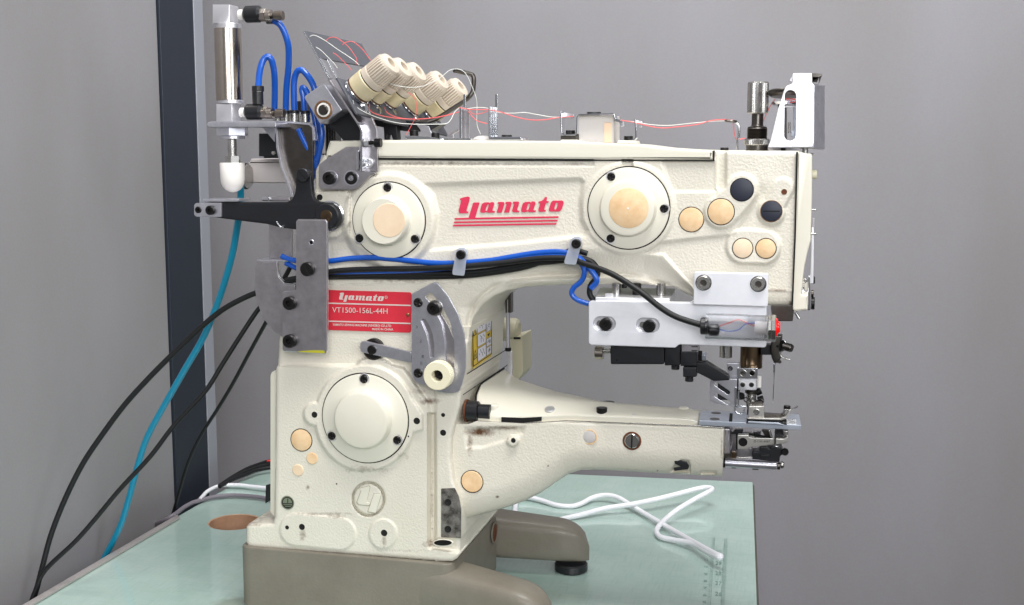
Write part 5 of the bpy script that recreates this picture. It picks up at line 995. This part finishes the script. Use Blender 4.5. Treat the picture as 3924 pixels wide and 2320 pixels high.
# ================================================================== CABLES AND HOSES (things of their own)
def hose(name, pts, r, m_, lab, cat, grp=None, seg=14):
    o = tube(name, pts, r, m_, None, seg); tag(o, lab, cat, grp); return o
c7p = lambda pts, Y0, Y1: pxpath(c7(pts), Y0, Y1)
hose('air_hose', c7p([(618, 140), (650, 150), (695, 180), (730, 250), (752, 340), (752, 480), (738, 620), (733, 790)], 8, 26), 2.9, 'blue_hose', 'bright blue air hose curving from the topmost black fitting down to the valve', 'air hose', 'blue air hoses at the air cylinder')
hose('air_hose', c7p([(537, 625), (548, 510), (570, 435), (602, 404), (632, 430), (651, 520), (655, 640), (652, 790)], 2, 26), 2.9, 'blue_hose', 'bright blue air hose in a narrow arch rising from the upright black connector', 'air hose', 'blue air hoses at the air cylinder')
hose('air_hose', c7p([(795, 795), (790, 640), (795, 560), (815, 510), (845, 500), (885, 535), (925, 600), (948, 680), (970, 820), (990, 960), (970, 1080), (945, 1180), (938, 1270)], 26, 22), 2.9, 'blue_hose', 'bright blue air hose arching behind the tension block and dropping to the lever', 'air hose', 'blue air hoses at the air cylinder')
hose('air_hose', c7p([(865, 800), (858, 690), (848, 640), (860, 625), (890, 670), (930, 800), (955, 950), (965, 1060), (940, 1180), (930, 1250)], 28, 26), 2.7, 'blue_hose', 'short blue air hose looping tightly beside the tension block', 'air hose', 'blue air hoses at the air cylinder')
hose('air_hose', c7p([(820, 915), (850, 980), (890, 1060), (930, 1140), (948, 1200)], 12, 20), 2.4, 'blue_hose', 'dark blue air hose slanting down behind the hanging bracket plate', 'air hose', 'blue air hoses at the air cylinder')
dpx = lambda pts: [(x * 1.5633, y * 1.5633) for x, y in pts]
hose('air_hose', pxpath(dpx([(690, 628), (712, 637), (760, 642), (803, 641), (860, 634), (920, 632), (1000, 639), (1060, 645), (1120, 645), (1200, 639), (1260, 629), (1320, 620), (1370, 618), (1410, 626), (1436, 650), (1458, 676), (1462, 692), (1448, 708)]), -4, -4), 2.5, 'blue_hose', 'long blue air hose clipped along the arm, curling under it at the right clip', 'air hose', 'blue air hoses clipped along the arm')
hose('air_hose', pxpath(dpx([(700, 645), (740, 662), (800, 668), (1000, 664), (1115, 656), (1200, 646), (1290, 632), (1380, 628), (1415, 638), (1432, 662), (1426, 688), (1406, 706), (1402, 722), (1416, 736), (1444, 746)]), -2, -5), 2.3, 'blue_hose', 'second blue air hose along the arm, looping left below the right clip', 'air hose', 'blue air hoses clipped along the arm')
hose('black_cable', [P(x * 1.5633, y * 1.5633, Y) for x, y, Y in [(700, 688, -6), (760, 676, -6), (830, 664, -7), (920, 660, -7), (1010, 659, -7), (1115, 655, -8), (1230, 645, -8), (1320, 634, -8), (1392, 634, -9), (1430, 646, -12), (1500, 672, -20), (1570, 716, -26), (1620, 755, -29), (1660, 778, -30), (1718, 797, -30)]], 2.5, 'black_cable', 'thick black cable clipped along the arm and sloping down to the clear sensor', 'cable', 'black cables clipped along the arm')
hose('black_cable', pxpath(dpx([(700, 690), (780, 680), (900, 672), (1010, 672), (1115, 670), (1190, 665), (1290, 648), (1370, 640), (1410, 634), (1446, 640), (1464, 660), (1462, 682), (1448, 700), (1446, 722), (1458, 740)]), -2, 0), 2.5, 'black_cable', 'black cable clipped along the arm that turns down behind the blue hoses', 'cable', 'black cables clipped along the arm')
hose('black_cable', pxpath(dpx([(803, 680), (900, 679), (1010, 680), (1115, 678), (1180, 673), (1290, 655), (1380, 622), (1405, 612), (1440, 622)]), 0, 0), 2.2, 'black_cable', 'lowest black cable of the bundle clipped along the arm', 'cable', 'black cables clipped along the arm')
c9 = lambda pts: cv(0, 900, 1.045, pts)
e1 = Q(130, 2300, 0).y * 1000; e3 = Q(662, 1992, 0).y * 1000; et = Q(408, 2130, 0).y * 1000
hose('black_cable', pxpath([(1108, 1078), (1070, 1092)] + c9([(1110, 215), (1020, 235), (900, 295), (800, 375), (700, 470), (600, 570), (500, 680), (410, 800), (330, 920), (260, 1060), (205, 1200), (170, 1330), (140, 1440), (112, 1500)]), 60, e1 + 15), 2.7, 'black_cable', 'thick black cable arching highest across the left wall to the table edge', 'cable', 'black cables hanging to the left')
hose('black_cable', pxpath([(1120, 1010), (1080, 1085), (1052, 1130)] + c9([(1060, 275), (1030, 305), (960, 410), (890, 520), (820, 630), (700, 760), (600, 890), (480, 1020), (380, 1140), (300, 1230), (180, 1345), (140, 1430), (118, 1490)]), 66, e1 + 10), 2.3, 'black_cable', 'middle black cable sagging from the machine to join the thick one', 'cable', 'black cables hanging to the left')
hose('black_cable', pxpath(c9([(1120, 250), (1060, 360), (1000, 470), (930, 600), (870, 700), (800, 810), (750, 920), (715, 1040), (695, 1110), (686, 1150)]), 72, e3 + 30), 2.0, 'black_cable', 'thin black cable dropping in front of the corner post', 'cable', 'black cables hanging to the left')
hose('teal_hose', pxpath([(922, 690)] + c9([(962, -120), (945, 0), (925, 100), (880, 250), (820, 400), (740, 540), (660, 680), (590, 810), (550, 930), (515, 1060), (480, 1170), (425, 1280), (395, 1330)]), 40, et + 20), 3.3, 'teal_hose', 'teal blue air hose hanging from behind the lever to the table edge', 'air hose')
c8 = lambda pts: cv(750, 1700, 3.71, pts)
def onz(pts, z): return [Q(x, y, z) for x, y in pts]
hose('white_cable', onz(c8([(60, 800), (100, 750), (170, 680), (300, 615), (450, 592), (620, 592), (800, 612), (1060, 642), (1300, 670)]), 5), 2.4, 'white_cable', 'white cable arching over the table left of the machine', 'cable')
hose('grey_cable', [Q(600, 2006, -14), Q(640, 1990, -2), Q(672, 1970, 3)] + onz(c8([(-160, 905), (-60, 850), (0, 828), (150, 785), (300, 755), (500, 738), (700, 745), (900, 765), (1060, 790), (1250, 810)]), 4), 2.6, 'grey_cable', 'grey printed cable lying behind the round table hole', 'cable')
for i, (dy, lab) in enumerate(((0, 'uppermost strand of the black wire bundle behind the column'), (36, 'middle strand of the black wire bundle behind the column'), (72, 'lowest strand of the black wire bundle behind the column'))):
    hose('black_wire', onz(c8([(340, 600 + dy * .2), (420, 545 + dy * .3), (560, 455 + dy * .6), (720, 365 + dy), (860, 310 + dy), (1030, 255 + dy * 1.3), (1200, 240 + dy * 1.3)]), 8), 2.5, 'black_cable', lab, 'wire', 'black wires behind the column')
hose('red_wire', onz(c8([(1012, 250), (1040, 246), (1100, 244)]), 14), 1.3, 'red_wire', 'short red wire end at the tip of the black wire bundle', 'wire')
plate('ground_strap', [(1018, 1860), (1040, 1855), (1040, 1915), (1016, 1932)], 90, 2, 'black_plastic', mach)
c33 = lambda x, y: (1700 + x / 1.613, 1400 + y / 1.613)
wp = [(425, 960, 3), (440, 900, 4), (446, 850, 6), (455, 812, 6), (520, 815, 5), (600, 835, 4), (700, 866, 3), (790, 872, 3), (850, 856, 4), (920, 820, 6), (1000, 804, 9), (1080, 820, 9), (1180, 880, 6), (1330, 970, 5), (1500, 1068, 8), (1620, 1135, 12), (1690, 1172, 14), (1712, 1180, 14), (1700, 1188, 13), (1640, 1160, 11), (1540, 1105, 8), (1430, 1082, 5), (1345, 1064, 4), (1318, 1035, 5), (1326, 1000, 7), (1380, 945, 9), (1450, 890, 14), (1550, 830, 19), (1630, 788, 22), (1660, 768, 22), (1640, 757, 22), (1580, 762, 20), (1450, 795, 16), (1300, 832, 13), (1150, 862, 11), (1000, 885, 8), (850, 925, 5), (760, 945, 3), (640, 975, 3), (480, 1000, 3)]
hose('white_cable', [Q(*c33(x, y), z) for x, y, z in wp], 3.0, 'white_cable', 'long white cable looping loosely on the green table right of the machine', 'cable')

# ================================================================== THREADS
def thread(pts, m_, lab, grp, r=.3): o = tube('thread', pts, r, m_, None, 6, 8); tag(o, lab, 'thread', grp); return o
c4 = lambda l, Y0, Y1: pxpath(cv(1150, 100, 3.71, l), Y0, Y1); c5 = lambda l, Y0, Y1: pxpath(cv(1500, 200, 4.122, l), Y0, Y1); c2 = lambda l, Y0, Y1: pxpath(cv(1100, 0, 1.855, l), Y0, Y1)
G1 = 'sewing threads through the thread plate'; G2 = 'sewing threads above the arm cover'
thread(c4([(140, 150), (190, 132), (260, 155), (380, 225), (520, 325), (680, 430), (790, 510), (840, 560)], -22, -18), 'white_thread', 'white thread from the thread plate tip down to the largest knob', G1)
thread(c4([(225, 300), (300, 350), (400, 450), (480, 530), (530, 600)], -24, -18), 'white_thread', 'white thread slanting across the plate window to the hook', G1)
thread(c4([(370, 210), (420, 170), (500, 165), (590, 215), (690, 300), (770, 410), (805, 480), (795, 550)], -22, -18), 'red_thread', 'red thread in the left arch above the thread plate', G1)
thread(c4([(600, 270), (650, 235), (740, 222), (830, 280), (900, 350), (960, 430), (1000, 490)], -15, -8), 'red_thread', 'red thread in the right arch above the thread plate', G1)
thread(c4([(470, 380), (540, 430), (620, 510), (680, 570), (730, 630)], -22, -18), 'red_thread', 'short straight red thread crossing the plate slot', G1)
thread(c2([(468, 715), (490, 760), (600, 820), (760, 870), (900, 884), (1040, 884), (1130, 880), (1165, 850), (1190, 800), (1225, 765)], -25, 24), 'white_thread', 'white thread sagging lowest from the first eyelet to the comb', G2)
thread(c2([(585, 740), (590, 785), (640, 815), (760, 840), (880, 848), (1000, 843), (1100, 828), (1200, 802), (1228, 795)], -20, 24), 'red_thread', 'red thread from the second eyelet to the comb guide', G2)
thread(c2([(693, 765), (710, 800), (760, 828), (850, 846), (980, 846), (1120, 826), (1220, 798)], -5, 24), 'red_thread', 'red thread from the third eyelet to the comb guide', G2)
thread(c2([(862, 660), (900, 690), (920, 740), (912, 830), (880, 900), (848, 958)], 18, 20), 'red_thread', 'red thread dropping steeply between the knobs to the cover', G2)
thread(c2([(700, 575), (760, 605), (860, 622), (960, 615), (1040, 580), (1100, 545), (1150, 505), (1190, 492), (1240, 500), (1280, 540), (1320, 630), (1348, 720), (1350, 880), (1375, 955)], -10, 30), 'white_thread', 'white thread running over the bent rod end and down to the clear cap', G2)
c3 = lambda l, Y0, Y1: pxpath(cv(1600, 200, 1.855, l), Y0, Y1)
thread(c3([(295, 395), (370, 408), (440, 410), (520, 412), (600, 430), (700, 462), (800, 482), (900, 482), (1000, 466), (1110, 458)], 20, 24), 'red_thread', 'red thread from the combs along to the bent strip bracket', G2, .36)
thread(c3([(350, 405), (420, 395), (500, 400), (580, 430), (680, 435), (760, 430), (850, 445), (950, 462), (1010, 464)], 22, 24), 'white_thread', 'white thread from the combs along to the bent strip bracket', G2)
thread(c3([(360, 425), (400, 470), (430, 492), (495, 510)], 22, 22), 'red_thread', 'short red thread hanging between the two combs', G2, .36)
thread(c3([(365, 415), (400, 440), (450, 437), (500, 420)], 24, 24), 'red_thread', 'slack red thread between the two combs', G2)
c44 = lambda l, Y0, Y1: pxpath(cv(2200, 200, 1.484, l), Y0, Y1)
thread(c44([(265, 388), (340, 400), (420, 420), (500, 432), (600, 424), (700, 412), (780, 390), (850, 384), (905, 388)], 24, 38), 'red_thread', 'red thread from the oil window to the hook beside the adjuster', G2, .36)
thread(c44([(270, 390), (345, 398), (430, 412), (530, 418), (640, 408), (760, 396), (840, 392), (900, 390)], 26, 38), 'white_thread', 'white thread from the oil window to the hook beside the adjuster', G2)
thread(c44([(905, 392), (908, 440), (915, 480), (930, 497), (975, 490)], 38, 48), 'red_thread', 'red thread hanging from the hook toward the lock nut', G2, .36)
thread(c44([(1075, 395), (1095, 350), (1120, 300), (1145, 265)], 50, 46), 'red_thread', 'red thread rising from the adjuster to the disc', G2)
thread(pxpath(cv(2700, 240, 3.906, [(1205, 560), (1240, 545), (1290, 570), (1330, 545), (1370, 580), (1300, 600), (1240, 590), (1215, 545), (1280, 540), (1360, 560)]), 34, 36), 'red_thread', 'tangled red thread seen through the guard slot', G2, .36)
